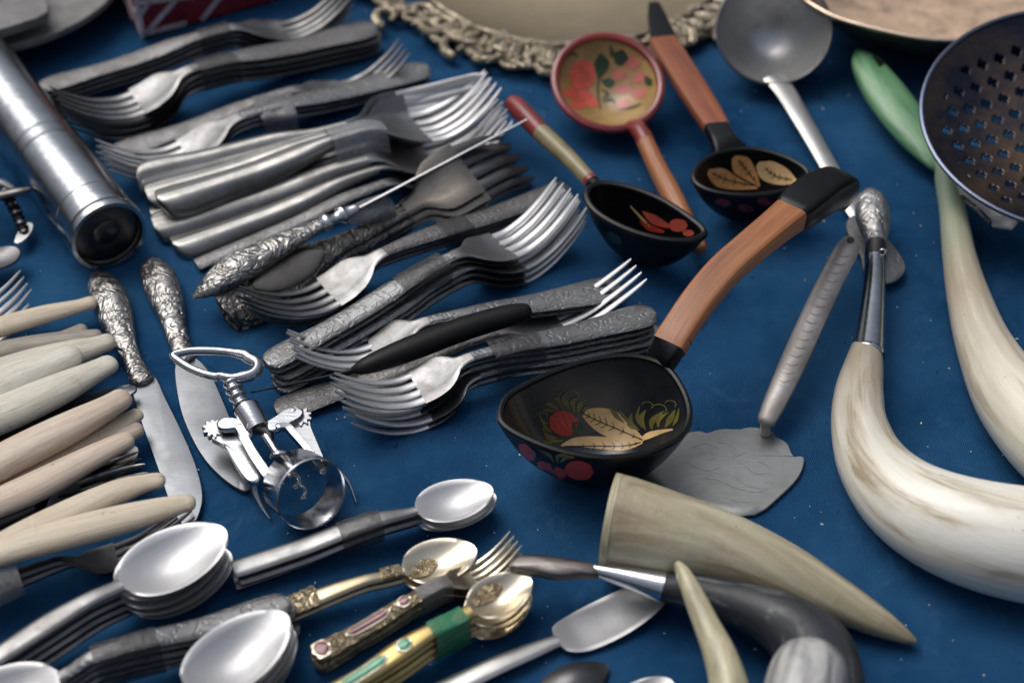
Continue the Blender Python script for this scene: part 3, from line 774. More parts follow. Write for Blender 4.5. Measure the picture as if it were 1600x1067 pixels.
place('spoon', (590, 1128), (1034, 918), dict(hm=M['bowl_steel'], mm=M['steel_bright'], wb=.04, wm=.03, wn=.022, wh=.080, sb=.62, dish=.015, squareness=.24, egg=1.0, butt='square', z=[(0, .02), (.4, .045), (.6, .035), (.7, .02), (.8, .025), (1, .06)]), z0=.0005, label='serving spoon with long squared bowl under the black horn handle', group=None)
place('spoon', (560, 1240), (950, 1040), dict(hm=M['steel_dull'], mm=M['steel_dull'], wb=.04, wh=.075, sb=.70, sign=-1, dish=.03, z=[(0, .03), (.5, .03), (.7, .02), (.85, .03), (1, .008)]), z0=.0005, label='small grey spoon lying face down at the bottom edge', group=None)
place('spoon', (760, 1270), (1050, 1062), dict(hm=M['steel'], mm=M['steel_bright'], wb=.04, wh=.10, sb=.68), z0=.0005, label='spoon whose bright bowl tip just enters the bottom edge', group=None)

# ------------------------------------------------------------------ bone handled cutlery at the left
GBN = 'bone handled cutlery at the left edge'
def bone(pts, mat, label, blade=None, flat=.62):
    t = thing('bone_handled_cutlery', label, 'cutlery', W(pts[-2][0], pts[-2][1], 0), GBN)
    pts = [(p[0], p[1], p[2], p[3]*(1.12 if i < len(pts)-1 else 1.9)) for i, p in enumerate(pts)]
    tube_mb(pts, flat=flat, sides=22, sub=7).build('handle', M[mat], t)
    x0, y0, z0, r0 = pts[0][:4]; x1, y1 = pts[1][:2]
    d = Vector((x0-x1, y0-y1)).normalized()
    tube_mb([(x0-d.x*4, y0-d.y*4, z0, r0*.9), (x0+d.x*14, y0+d.y*14, z0, r0*.8), (x0+d.x*22, y0+d.y*22, z0, r0*.55)], flat=flat, sides=16, sub=3).build('ferrule', M['steel'], t)
    tube_mb([(x0+d.x*18, y0+d.y*18, z0, r0*.5), (x0+d.x*90, y0+d.y*90, z0*.8, r0*.6), (x0+d.x*260, y0+d.y*260, z0*.6, r0*.75), (x0+d.x*330, y0+d.y*330, z0*.5, r0*.2)], flat=.12, sides=12, sub=3).build('blade', M['steel'], t)
    return t
bone([(-150, 556, .012, 15), (-60, 530, .012, 18), (10, 508, .012, 18), (70, 491, .012, 16), (120, 479, .012, 12), (142, 473, .012, 7)], 'bone', 'slim bone handle touching the cast silver knife handle')
bone([(-120, 590, .006, 14), (0, 556, .006, 15), (90, 530, .006, 12), (128, 514, .006, 6)], 'bone_grey', 'thin grey bone handle tucked under the slim top bone handle')
bone([(-120, 578, .009, 17), (0, 550, .009, 19), (90, 532, .009, 15), (150, 525, .009, 7)], 'bone_grey', 'dull grey bone handle between the slim handle and the broad pale one')
bone([(-140, 622, .012, 22), (-40, 596, .012, 26), (40, 572, .012, 27), (110, 553, .012, 24), (150, 541, .012, 17), (168, 534, .012, 9)], 'bone_pale', 'broad pale bone handle with blunt end, third from the upper side')
bone([(-150, 670, .019, 22), (-50, 630, .019, 28), (20, 596, .019, 28), (80, 570, .019, 22), (112, 556, .019, 12)], 'bone_pale', 'pale bone handle with chipped end lying across the broad pale one')
bone([(-150, 715, .018, 24), (-50, 670, .018, 31), (20, 640, .018, 32), (90, 609, .018, 28), (145, 582, .018, 20), (170, 569, .018, 10)], 'bone_pale', 'pale bone handle with fine dark grain, just above the loose steel blade')
t = thing('table_knife', 'loose steel knife blade between the pale and the pinkish bone handles', 'knife', W(60, 660, 0))
slab_mb([(-160, 708), (0, 655), (110, 622), (190, 602), (212, 603), (205, 616), (140, 645), (60, 680), (-20, 712), (-150, 760)], .010, .0014, crown=.0004).build('blade', M['blade'], t)
tube_mb([(-330, 800, .010, 18), (-240, 765, .010, 22), (-150, 735, .010, 16)], flat=.6).build('handle', M['bone'], t)
bone([(-150, 800, .022, 20), (-60, 755, .022, 28), (20, 712, .022, 30), (100, 672, .022, 28), (165, 638, .022, 21), (190, 623, .022, 11)], 'bone_pink', 'thick pinkish bone handle lying highest of its taped bundle')
bone([(-100, 812, .014, 16), (0, 765, .014, 20), (100, 712, .014, 17), (170, 673, .014, 15), (214, 648, .014, 7)], 'bone', 'slim bone handle end peeping out below the thick pinkish one')
bone([(-110, 830, .012, 18), (0, 778, .012, 22), (90, 732, .012, 22), (160, 696, .012, 19), (212, 671, .012, 9)], 'bone_pink', 'rounded bone handle in the middle of the pinkish bundle')
bone([(-120, 845, .019, 18), (-20, 794, .019, 24), (60, 758, .019, 26), (140, 716, .019, 21), (186, 693, .019, 17), (198, 688, .019, 9)], 'bone_pink', 'brownish bone handle lying over the black steel spoon')
bone([(-60, 885, .024, 16), (20, 842, .024, 21), (100, 805, .024, 23), (180, 770, .024, 21), (230, 754, .024, 15), (248, 751, .024, 8)], 'bone', 'long bone handle in the lower taped pair, upper one')
bone([(-40, 880, .026, 18), (20, 858, .026, 23), (100, 835, .026, 26), (180, 814, .026, 25), (250, 796, .026, 20), (286, 787, .026, 15), (294, 785, .026, 9)], 'bone', 'long bone handle in the lower taped pair, resting on the knife tip')
mb = tube_mb([(-60, 925, .016, 52), (0, 900, .016, 50), (28, 890, .016, 46)], flat=.6, round_ends=(False, False), sides=24)
o = mb.build('tape_band', M['tape'], loc=W(10, 900, 0)); tag(o, 'clear tape wound round the lower bone handled pair', 'tape', 'bands of tape holding the cutlery')
darkf = dict(hm=M['steel_dull'], mm=M['steel_dull'], tm=M['steel'], wb=.03, wm=.026, wn=.02, wh=.062)
ZF = [(0, .08), (.4, .08), (.58, .085), (.66, .04), (.74, .02), (.84, .03), (.92, .06), (1, .10)]
place('fork', (-190, 960), (278, 812), sp(darkf, z=ZF), z0=.004, label='bone handled fork seen from the side, upper one under the lower bone pair', group=GBN)
place('fork', (-190, 985), (302, 800), sp(darkf, z=ZF), z0=.0005, label='bone handled fork seen from the side, lower one with tines over the knife tip', group=GBN)
place('fork', (-230, 884), (208, 690), sp(darkf, z=ZF, wh=.055), z0=.001, label='black steel fork under the brownish bone handle', group=GBN, roll=R(50))
place('fork', (-230, 894), (216, 706), sp(darkf, z=ZF, wh=.07), z0=.0035, label='second dark fork whose tines rise past the bone handle ends', group=GBN, roll=R(60))
place('spoon', (-260, 900), (215, 700), dict(hm=M['steel_dull'], mm=M['steel_dull'], wb=.04, wh=.10, sb=.66, dish=.04), z0=.001, label='dark steel spoon under the brownish bone handle', group=GBN)

# ------------------------------------------------------------------ chrome cylinder (cookie press) and the metal bits at the left edge
t = thing('press_cylinder', 'shiny metal press cylinder with dark recessed end cap', 'kitchen press', W(80, 320, 0))
axis = [(168, 366, .0205, 59), (100, 262, .0205, 56), (0, 112, .0205, 53), (-110, -42, .0205, 50)]
a3 = W(168, 366, .021); b3 = W(-120, -20, .021)
ax = (a3-b3); ax.z = 0; ax.normalize(); side = ax.cross(Vector((0, 0, 1))); Zv = Vector((0, 0, 1)); rc = 61*mpp(a3)
def cyl_rings(spec, c0):
    out = []
    for (d, r) in spec:
        c = c0-ax*d
        out.append([c+side*(math.cos(q)*r)+Zv*(math.sin(q)*r) for q in [2*math.pi*k/48 for k in range(48)]])
    return out
a3 = W(168, 366, rc+.0003); 
mb = MB(); mb.rings(cyl_rings([(-.001, rc*.90), (-.001, rc*.985), (.001, rc), (.018, rc), (.0182, rc*.985), (.0195, rc*.985), (.0197, rc), (.072, rc*.998)]+[(.075+.0012*k, rc*(.985 if k % 2 else .997)) for k in range(8)]+[(.086, rc*.99), (.25, rc*.98)], a3), cap=False); mb.build('barrel', M['alu'], t)
mb = MB(); mb.rings(cyl_rings([(-.0011, rc*.92), (.0006, rc*.90), (.0012, rc*.86), (.0004, rc*.6), (.0012, rc*.35), (.0004, rc*.3), (.0004, rc*.02)], a3), cap=False); mb.build('end_cap', M['iron'], t)
mb = MB(); mb.rings(cyl_rings([(-.0025, rc*.9), (-.0025, rc*1.0), (-.0005, rc*1.03), (.003, rc*1.03), (.004, rc*1.0)], a3), cap=False); mb.build('end_ring', M['alu'], t)
t = thing('wing_screw', 'dark cast wing screw lying at the left edge beside the cylinder', 'hardware', W(20, 330, 0))
tube_mb([(-60, 320, .02, 16), (-10, 308, .022, 12), (25, 300, .024, 9), (44, 296, .024, 6)], flat=.6).build('wing', M['iron'], t)
tube_mb([(-40, 282, .022, 12), (0, 286, .022, 9), (22, 298, .02, 6)], flat=.7).build('wing', M['steel_dull'], t)
tube_mb([(8, 300, .022, 10), (24, 330, .014, 9), (40, 368, .006, 8)], rmod=lambda u: 1+.2*math.sin(u*70), sub=14).build('shaft', M['iron'], t)
t = thing('small_spoon', 'small worn spoon tip at the left edge above the bare tines', 'spoon', W(10, 400, 0))
slab_mb([(-60, 400), (-10, 388), (18, 384), (32, 392), (24, 408), (-5, 420), (-60, 425)], .012, .0016, crown=-.002).build('bowl', M['steel_dull'], t)
tube_mb([(-40, 410, .012, 8), (-160, 440, .012, 8)], flat=.3).build('handle', M['steel'], t)
t = thing('small_knife', 'short bright blade tip pointing down beside the wing screw', 'knife', W(35, 370, 0))
slab_mb([(22, 378), (30, 358), (44, 346), (52, 350), (48, 364), (34, 378)], .008, .0014, smoothsub=2).build('blade', M['steel_bright'], t)
place('fork', (-420, 640), (36, 430), sp(plain, wh=.066, tm=M['steel_bright']), z0=.004, label='fork entering from the left edge, upper of the two bare ones', group=GF, roll=R(12))
place('fork', (-420, 668), (38, 462), sp(plain, wh=.066, tm=M['steel_bright']), z0=.0005, label='fork entering from the left edge, lower of the two bare ones', group=GF, roll=R(12))

# ------------------------------------------------------------------ top left: grey dishes and red box
t = thing('grey_dish', 'flat grey metal dish at the top left corner', 'dish', W(90, 20, 0))
slab_mb([(-120, 96), (-40, 88), (15, 74), (60, 62), (100, 46), (140, 24), (174, -6), (200, -60), (100, -120), (-120, -120)], .022, .004, crown=-.004).build('plate', M['greytin'], t)
fc = W(60, -10, 0); tube_mb([(fc.x, fc.y, .0005, .022), (fc.x, fc.y, .0175, .020)], world=True, up=(0, 1, 0), round_ends=(False, False), sides=32).build('foot', M['greytin'], t)
t = thing('grey_tray', 'darker grey tray stacked on the flat grey dish', 'tray', W(20, 10, 0.022))
slab_mb([(-120, 64), (-40, 54), (0, 46), (40, 34), (74, 19), (66, -8), (30, -60), (-120, -60)], .034, .006, smoothsub=2).build('plate', M['greytin'], t)
t = thing('red_box', 'dark red box with white lattice lines at the top', 'box', W(222, 62, 0))
p0 = W(222, 63, .0006); pf = W(470, -8, .0006)-p0; pf.z = 0; pl = W(150, -60, .0006)-p0; pl.z = 0
pf = pf.normalized(); pl = pl.normalized(); ln, wd, ht_ = .13, .075, .05
flare = .25
def boxpt(u, v, h):   # u along front edge, v along left edge, h height; walls flare outward
    nf = Vector((pf.y, -pf.x, 0)); nl = Vector((-pl.y, pl.x, 0))
    if nf.dot(pl) > 0: nf = -nf
    if nl.dot(pf) > 0: nl = -nl
    return p0+pf*u+pl*v+Vector((0, 0, h))
mb = MB()
cs = []
for h, k in ((0, 0), (.002, -.0012), (ht_-.002, -.0012), (ht_, 0)):
    k2 = .0014 if h in (0, ht_) else 0
    cs.append([boxpt(0+k2, 0+k2, h), boxpt(ln-k2, k2, h), boxpt(ln-k2, wd-k2, h), boxpt(k2, wd-k2, h)])
mb.rings(cs); mb.build('shell', M['darkred'], t, smooth=False)
nf = Vector((pf.y, -pf.x, 0)).normalized()
if nf.dot(pl) > 0: nf = -nf
nl = Vector((-pl.y, pl.x, 0)).normalized()
if nl.dot(pf) > 0: nl = -nl
def lat(u0, h0, u1, h1, face='f', w=.0015):
    mb = MB(); d = pf if face == 'f' else pl; nn = nf if face == 'f' else nl
    a = p0+d*u0+Vector((0, 0, h0)); b = p0+d*u1+Vector((0, 0, h1)); dr = (b-a); Ln = dr.length; dr.normalize()
    mb.box((a+b)/2+nn*.0002, dr*(Ln/2), dr.cross(nn).normalized()*w, nn*.0004)
    mb.build('lattice_line', M['white_line'], t, smooth=False)
for (u0, h0, u1, h1) in ((.001, .002, .001, .048), (.001, .004, .03, .003), (.002, .003, .045, .036), (.002, .026, .04, .02), (.002, .018, .03, .048), (.03, .024, .075, .016), (.04, .002, .09, .046), (.045, .022, .03, .048), (.06, .047, .11, .012), (.075, .016, .12, .03)):
    lat(u0, h0, u1, h1)
for (u0, h0, u1, h1) in ((.001, .004, .02, .022), (.001, .022, .02, .004), (.001, .03, .02, .048), (.02, .022, .04, .005), (.02, .004, .04, .03)):
    lat(u0, h0, u1, h1, 'l')

# ------------------------------------------------------------------ dished bowls from a rim outline on a tilted plane
def bowl(outline_px, zc, depth, tilt_n, wall, mat_in, mat_out, parent, power=2.2, rimmat=None, cpx=None, cshift=.0, rimr=None, names=('bowl', 'shell'), nr=16):
    o = catmull([tuple(map(float, p)) for p in outline_px], 4, True)
    cx = sum(p[0] for p in o)/len(o) if not cpx else cpx[0]; cy = sum(p[1] for p in o)/len(o) if not cpx else cpx[1]
    c = W(cx, cy, zc); n = Vector(tilt_n).normalized()
    rim = []
    for (x, y) in o:
        d = ray(x, y); tt = (c-CAM).dot(n)/d.dot(n); rim.append(CAM+d*tt)
    # make the rim run counter clockwise about n
    ar = sum(((rim[i]-c).cross(rim[(i+1) % len(rim)]-c)).dot(n) for i in range(len(rim)))
    if ar < 0: rim = rim[::-1]
    def surf(k, off):
        t = k; dd = depth*(1-t**power)
        out = []
        for p in rim:
            v = p-c; ln_ = v.length
            out.append(c+v*(t*(ln_+off*(.6+.4*t))/ln_)-n*(dd+off*(1-t*.999)**.5))
        return out
    ts = [math.sin(math.pi/2*(k/nr))**.9 for k in range(nr+1)]; ts[0] = .02
    mb = MB(); mb.rings([surf(t, 0) for t in ts], cap=False)
    # bottom inner cap
    b = len(mb.v); mb.v.append(tuple(c-n*depth)); m = len(rim)
    for j in range(m): mb.f.append((b, j, (j+1) % m))
    inner = mb.build(names[0], mat_in, parent)
    mb = MB(); mb.rings([surf(t, wall) for t in ts][::-1], cap=False)
    b = len(mb.v); mb.v.append(tuple(c-n*(depth+wall)))
    L_ = (len(ts)-1)*m
    for j in range(m): mb.f.append((b, L_+(j+1) % m, L_+j))
    outer = mb.build(names[1], mat_out, parent)
    # rim roll
    rr = rimr or wall*.55
    mid = [ (q+p)/2 for p, q in zip(surf(1, 0), surf(1, wall))]
    rt = tube_mb([(p.x, p.y, p.z, max(rr, wall*.5)) for p in mid], world=True, sub=1, sides=8, closed=True, up=n)
    rm = rt.build('rim', rimmat or mat_out, parent)
    return dict(inner=inner, outer=outer, c=c, n=n, rim=rm)
def rect_bar(pts, mat, name, parent, **kw):
    return tube_mb(pts, sides=24, square=.36, sub=5, **kw).build(name, M[mat], parent)

# --- large black ladle
t = thing('painted_ladle', 'large black lacquer ladle with red berry, cream leaves and orange wooden handle', 'ladle', W(930, 720, 0), 'painted wooden spoons')
bw = bowl([(787, 650), (797, 622), (835, 599), (890, 577), (940, 564), (990, 561), (1033, 574), (1060, 607), (1072, 645), (1062, 676), (1030, 697), (985, 709), (930, 711), (875, 701), (828, 684), (797, 667)], .042, .038, (0, -.03, 1), .003, M['black_in'], M['black'], t, 3.2)
rect_bar([(1026, 575, .0385, 24, .35), (1034, 560, .043, 26, .5), (1046, 540, .049, 26, .6), (1056, 524, .0515, 27, .62)], 'black', 'neck', t, round_ends=(False, False))
rect_bar([(1046, 540, .0492, 27.5, .62), (1062, 514, .053, 26.5, .62), (1092, 470, .057, 26.5, .62), (1130, 425, .060, 26.5, .62), (1175, 385, .062, 26, .65), (1215, 352, .062, 26.5, .7), (1246, 328, .061, 29, .75)], 'wood', 'handle', t, round_ends=(False, False))
rect_bar([(1240, 333, .0612, 31, .76), (1262, 315, .060, 33, .78), (1288, 299, .056, 31, .9), (1308, 294, .050, 28, 1.0), (1314, 304, .043, 23, 1.0)], 'black', 'handle_end', t)
bv = bvh_of([bw['inner']])
mb0 = None
stroke(bv, [(908, 645, 2), (925, 650, 14), (950, 660, 21), (975, 674, 17), (1000, 686, 6), (1006, 688, 1)], 'painted_leaf', 'p_leaf', t)
veins(bv, [(906, 643), (930, 655), (960, 668), (1004, 687)], 'leaf_vein', t, 12)
stroke(bv, [(876, 696, 1), (900, 690, 7), (940, 692, 10), (975, 696, 8), (1004, 690, 3)], 'painted_leaf', 'p_leaf', t)
veins(bv, [(882, 697), (930, 697), (975, 697), (1002, 691)], 'leaf_vein', t, 8)
stroke(bv, [(1000, 688, 2), (1015, 680, 5), (1035, 674, 3), (1052, 671, 1)], 'painted_leaf', 'p_leaf', t)
disc(bv, 880, 661, 24, 19, 'painted_berry', 'p_red', t, rot=.35)
stroke(bv, [(893, 660, 1), (903, 668, 10), (910, 676, 4)], 'painted_sepal', 'p_green', t, .0004)
mb = MB()
for (x0, y0, x1, y1, x2, y2, w) in ((872, 640, 860, 632, 852, 630, 3), (880, 640, 872, 625, 866, 620, 3), (890, 643, 884, 628, 880, 620, 3), (898, 645, 894, 628, 900, 621, 4), (903, 648, 905, 632, 914, 626, 4),
        (862, 675, 852, 668, 846, 655, 3), (870, 684, 855, 680, 846, 668, 3), (880, 688, 862, 688, 850, 680, 3),
        (975, 660, 962, 648, 952, 636, 4), (1000, 672, 985, 662, 988, 645, 5), (1010, 672, 1002, 655, 1010, 640, 5), (1020, 672, 1020, 658, 1038, 642, 5), (1040, 668, 1048, 655, 1056, 640, 5), (1052, 665, 1058, 655, 1062, 638, 3), (985, 664, 974, 650, 966, 640, 3), (1030, 668, 1030, 655, 1046, 644, 4), (1004, 668, 996, 652, 1000, 634, 3), (856, 662, 846, 656, 842, 646, 2), (868, 688, 856, 692, 846, 688, 3), (886, 640, 878, 622, 888, 610, 2), (908, 650, 914, 638, 922, 634, 3), (868, 642, 856, 640, 846, 640, 2)):
    stroke(bv, [(x0, y0, .6), (x1, y1, w), (x2, y2, .6)], 'grass_stroke', 'p_olive', t, .0003, 2, 4, mb, False)
mb.build('painted_grass', M['p_olive'], t)
mb = MB()
for k in range(14):
    a_ = k*.5; x_, y_ = 866+k*2.6, 652+6*math.sin(k*1.7)
    stroke(bv, [(x_, y_, .5), (x_+3, y_+7, .8), (x_+5, y_+13, .4)], 'x', 'p_coral', t, .0004, 1, 3, mb, False)
mb.build('berry_highlights', M['p_coral'], t)
for (x_, y_, r_) in ((888, 618, 15), (905, 628, 9), (1030, 640, 12), (1048, 632, 9), (846, 650, 9), (1012, 634, 9)):
    stroke(bv, [(x_+r_*math.cos(a_), y_+r_*.7*math.sin(a_), .6) for a_ in [3.4+.5*q_ for q_ in range(8)]], 'painted_tendril', 'p_olive', t, .0003, 1, 3)
bo = bvh_of([bw['outer'], bw['rim']])
disc(bo, 824, 706, 17, 9, 'painted_berry', 'p_red', t, rot=.85)
disc(bo, 862, 733, 25, 13, 'painted_berry', 'p_red', t, rot=.45)
disc(bo, 905, 734, 23, 15, 'painted_berry', 'p_red', t, rot=.15)
mb = MB()
for (x0, y0, x1, y1, x2, y2) in ((866, 722, 858, 710, 842, 702), (872, 722, 872, 712, 886, 710), (876, 722, 884, 714, 898, 714), (838, 712, 834, 706, 832, 702)):
    stroke(bo, [(x0, y0, .6), (x1, y1, 3), (x2, y2, .6)], 'g', 'p_olive', t, .0003, 2, 4, mb, False)
mb.build('painted_grass', M['p_olive'], t)

# --- small black bowl spoon with red and gold handle
t = thing('painted_spoon', 'black lacquer spoon with coral flowers and a red and gold handle', 'spoon', W(1000, 400, 0), 'painted wooden spoons')
bw = bowl([(921, 306), (932, 293), (955, 291), (990, 299), (1030, 316), (1066, 337), (1092, 357), (1092, 368), (1070, 374), (1035, 372), (995, 361), (955, 344), (930, 326)], .034, .030, (.02, -.06, 1), .0035, M['black'], M['black'], t, 2.6)
tube_mb([(802, 163, .026, 15), (818, 178, .027, 16), (846, 208, .028, 15)], round_ends=(True, False)).build('handle_end', M['red'], t)
tube_mb([(846, 208, .028, 15.2), (885, 244, .030, 14), (921, 281, .032, 12)], round_ends=(False, False)).build('handle', M['gold_paint'], t)
tube_mb([(921, 281, .032, 12.2), (926, 286, .0323, 12)], round_ends=(False, False)).build('handle_ring', M['red'], t)
tube_mb([(926, 286, .0323, 11), (934, 294, .033, 11)]).build('neck', M['black'], t)
bv = bvh_of([bw['inner']])
disc(bv, 1060, 352, 15, 10, 'painted_flower', 'p_coral', t); disc(bv, 1076, 364, 9, 5, 'painted_flower', 'p_coral', t)
stroke(bv, [(1004, 330, 1), (1022, 343, 7), (1046, 354, 3)], 'painted_petal', 'p_coral', t); stroke(bv, [(1000, 345, 1), (1016, 356, 5), (1038, 362, 2)], 'painted_petal', 'p_red', t)
stroke(bv, [(985, 322, 1), (1002, 340, 1.6), (1018, 356, 1)], 'painted_stem', 'p_leaf', t)
bo = bvh_of([bw['outer']])
disc(bo, 960, 372, 14, 7, 'painted_berry', 'p_green', t, rot=.6)

# --- black bowl spoon with orange leaves
t = thing('painted_spoon', 'black lacquer spoon with three orange leaves and a flat orange handle', 'spoon', W(1160, 320, 0), 'painted wooden spoons')
bw = bowl([(1088, 278), (1096, 260), (1118, 245), (1150, 237), (1185, 238), (1225, 249), (1252, 264), (1258, 276), (1248, 289), (1215, 298), (1170, 303), (1125, 300), (1098, 291)], .032, .028, (0, -.06, 1), .003, M['black'], M['black'], t, 2.4)
rect_bar([(1022, 8, .016, 9, .5), (1027, 30, .018, 15, .5), (1038, 68, .022, 21, .45)], 'black', 'handle_end', t)
rect_bar([(1036, 66, .022, 21.5, .46), (1062, 108, .026, 23, .46), (1095, 160, .030, 23, .46), (1122, 203, .033, 20, .5)], 'wood_red', 'handle', t, round_ends=(False, False))
rect_bar([(1120, 200, .033, 20, .5), (1130, 220, .034, 20, .5), (1140, 238, .031, 30, .3)], 'black', 'neck', t, round_ends=(False, False))
bv = bvh_of([bw['inner'], bw['rim']])
stroke(bv, [(1184, 256, 4), (1198, 266, 16), (1224, 276, 14), (1244, 284, 3)], 'painted_leaf', 'p_peach', t)
veins(bv, [(1196, 262), (1212, 275), (1238, 281)], 'leaf_vein', t, 8)
stroke(bv, [(1146, 246, 4), (1158, 258, 16), (1174, 275, 10), (1187, 291, 1)], 'painted_leaf', 'p_orange', t)
veins(bv, [(1154, 250), (1165, 264), (1184, 287)], 'leaf_vein', t, 8)
stroke(bv, [(1106, 268, 4), (1124, 277, 15), (1150, 287, 10), (1184, 294, 1)], 'painted_leaf', 'p_orange', t)
veins(bv, [(1112, 270), (1135, 281), (1178, 290)], 'leaf_vein', t, 9)
bo = bvh_of([bw['outer']])
for (x, y) in ((1130, 316), (1165, 325), (1195, 315)): disc(bo, x, y, 13, 6, 'painted_berry', 'darkred' if x != 1195 else 'darkred', t, rot=.2)

# --- round red and gold spoon
t = thing('painted_spoon', 'round red spoon with golden bowl, painted fruit and brown handle', 'spoon', W(950, 170, 0), 'painted wooden spoons')
ol = [(950+79*math.cos(a), 130+69*math.sin(a)+6*math.cos(a)) for a in [2*math.pi*k/16 for k in range(16)]]
bw = bowl(ol, .026, .018, (0, -.38, 1), .003, M['golden'], M['red'], t, 2.2, rimr=.0026)
tube_mb([(992, 196, .017, 17, .5), (1000, 206, .018, 14), (1008, 221, .018, 13.5)]).build('neck', M['red'], t)
tube_mb([(1004, 212, .018, 13.8), (1024, 256, .016, 15), (1050, 306, .015, 17), (1076, 354, .014, 14), (1094, 388, .013, 11)]).build('handle', M['wood'], t)
bv = bvh_of([bw['inner']])
disc(bv, 910, 118, 21, 24, 'painted_fruit', 'p_coral', t, rot=.1)
for (x, y) in ((893, 146), (915, 150), (903, 163), (925, 160)): disc(bv, x, y, 12, 8, 'painted_fruit', 'p_coral', t, rot=.2)
for (x, y) in ((990, 100), (968, 118), (1000, 122), (974, 140), (999, 146), (974, 163), (983, 96)): disc(bv, x, y, 13, 8, 'painted_berry', 'p_pink', t, rot=-.25)
for pts in ([(938, 84, 1), (940, 100, 12), (936, 122, 2)], [(958, 84, 2), (970, 90, 13), (982, 92, 2)], [(940, 126, 1), (952, 130, 8), (960, 128, 1)], [(1008, 120, 1), (1014, 128, 6), (1018, 134, 1)]):
    stroke(bv, pts, 'painted_leaf', 'p_green', t, .0004)
mb = MB()
for pts in ([(938, 110, 1), (934, 140, 1.5), (938, 172, 1)], [(940, 140, .5), (950, 148, 3), (940, 156, .5)], [(942, 160, .5), (956, 156, 3), (962, 164, .5)], [(970, 172, .5), (990, 168, 2), (1002, 162, .5)], [(888, 88, .5), (896, 84, 2), (902, 90, .5)], [(954, 72, 1), (956, 82, 3), (954, 90, 1)]):
    stroke(bv, pts, 'x', 'p_black', t, .0003, 2, 4, mb, False)
mb.build('painted_stem', M['p_green'], t)

# ------------------------------------------------------------------ steel cup ladle
t = thing('cup_ladle', 'steel ladle with round cup and flat handle running under the black ladle end', 'ladle', W(1209, 90, 0))
ol = [(1209+88*math.cos(a), 46+84*math.sin(a)) for a in [2*math.pi*k/20 for k in range(20)]]
bowl(ol, .034, .030, (0, -.66, .75), .0012, M['bowl_steel'], M['steel_dull'], t, 2.2, rimr=.0011)
mb = MB(); rg = []
for (x, y, z, w) in catmull([(1206, 120, .012, 17), (1224, 138, .012, 18), (1250, 180, .012, 17), (1280, 232, .010, 16), (1315, 295, .007, 16), (1345, 345, .004, 14)], 4):
    p = W(x, y, z); wm_ = w*mpp(p); d = Vector((.55, -.83, 0)).normalized(); s_ = Vector((d.y, -d.x, 0))
    rg.append([p-s_*wm_, p-s_*wm_*.8+Zv*.0009, p+Zv*.0012, p+s_*wm_*.8+Zv*.0009, p+s_*wm_, p+s_*wm_*.8-Zv*.001, p-s_*wm_*.8-Zv*.001])
mb.rings(rg); mb.build('handle', M['bowl_steel'], t)

# ------------------------------------------------------------------ copper pan, skimmer, green handle, serrated knife
t = thing('copper_pan', 'shallow copper pan with bright uneven rim and green-black outside', 'pan', W(1480, 40, 0))
ol = []
for k in range(40):
    a = 2*math.pi*k/40; w_ = 1+.008*math.sin(5*a)+.006*math.sin(11*a+1)
    ol.append((1510+290*math.cos(a)*w_, -62+124*math.sin(a)*w_))
bowl(ol, .045, .038, (.0, -.05, 1), .002, M['copper_in'], M['patina'], t, 4.0, rimmat=M['rim'], rimr=.0013)

t = thing('skimmer', 'blue-black perforated skimmer with star-shaped holes and bright rim', 'skimmer', W(1600, 260, 0))
c = W(1682, 180, .056); n = Vector((-.10, -.20, 1)).normalized(); rr_ = 236*mpp(c)
ux = Vector((math.cos(R(24)), math.sin(R(24)), 0)); ux = (ux-n*ux.dot(n)).normalized(); uy = n.cross(ux)
dep = .019
def sk(x, y, off=0):
    q = min(1.0, (x*x+y*y)/(rr_*rr_)); return c+ux*x+uy*y-n*(dep*(1-q**1.3)+off)
mb = MB(); cs_ = .00085; K = int(rr_/cs_)+1; idx = {}
pitch_ = 13; 
def gv(i, j):
    if (i, j) not in idx:
        x, y = i*cs_, j*cs_; r_ = math.hypot(x, y)
        if r_ > rr_: x *= rr_/r_; y *= rr_/r_
        idx[(i, j)] = len(mb.v); mb.v.append(tuple(sk(x, y)))
    return idx[(i, j)]
for i in range(-K, K):
    for j in range(-K, K):
        x, y = (i+.5)*cs_, (j+.5)*cs_
        if math.hypot(x, y) > rr_: continue
        u = (i+j)/1.0; v = (i-j)/1.0
        a, b = i % (2*pitch_), j % (2*pitch_)
        hole = False
        if math.hypot(x, y) < rr_*.86:
            for (ox, oy) in ((pitch_//2+1, pitch_//2+1), (pitch_//2+1+pitch_, pitch_//2+1+pitch_), (pitch_//2+1, pitch_//2+1+pitch_), (pitch_//2+1+pitch_, pitch_//2+1)):
                da, db = abs(a-ox), abs(b-oy)
                if (da <= 1 and db <= 3) or (db <= 1 and da <= 3) or (da+db <= 3): hole = True
        if hole: continue
        mb.f.append((gv(i, j), gv(i+1, j), gv(i+1, j+1), gv(i, j+1)))
dsh = mb.build('perforated_dish', M['skimmer'], t)
md = dsh.modifiers.new('thickness', 'SOLIDIFY'); md.thickness = .0012; md.offset = -1
pts = [c+ux*(rr_*math.cos(a))+uy*(rr_*math.sin(a)) for a in [2*math.pi*k/96 for k in range(96)]]
tube_mb([(p.x, p.y, p.z, .0014) for p in pts], world=True, sub=1, sides=8, closed=True, up=n).build('rim', M['skimmer_rim'], t)

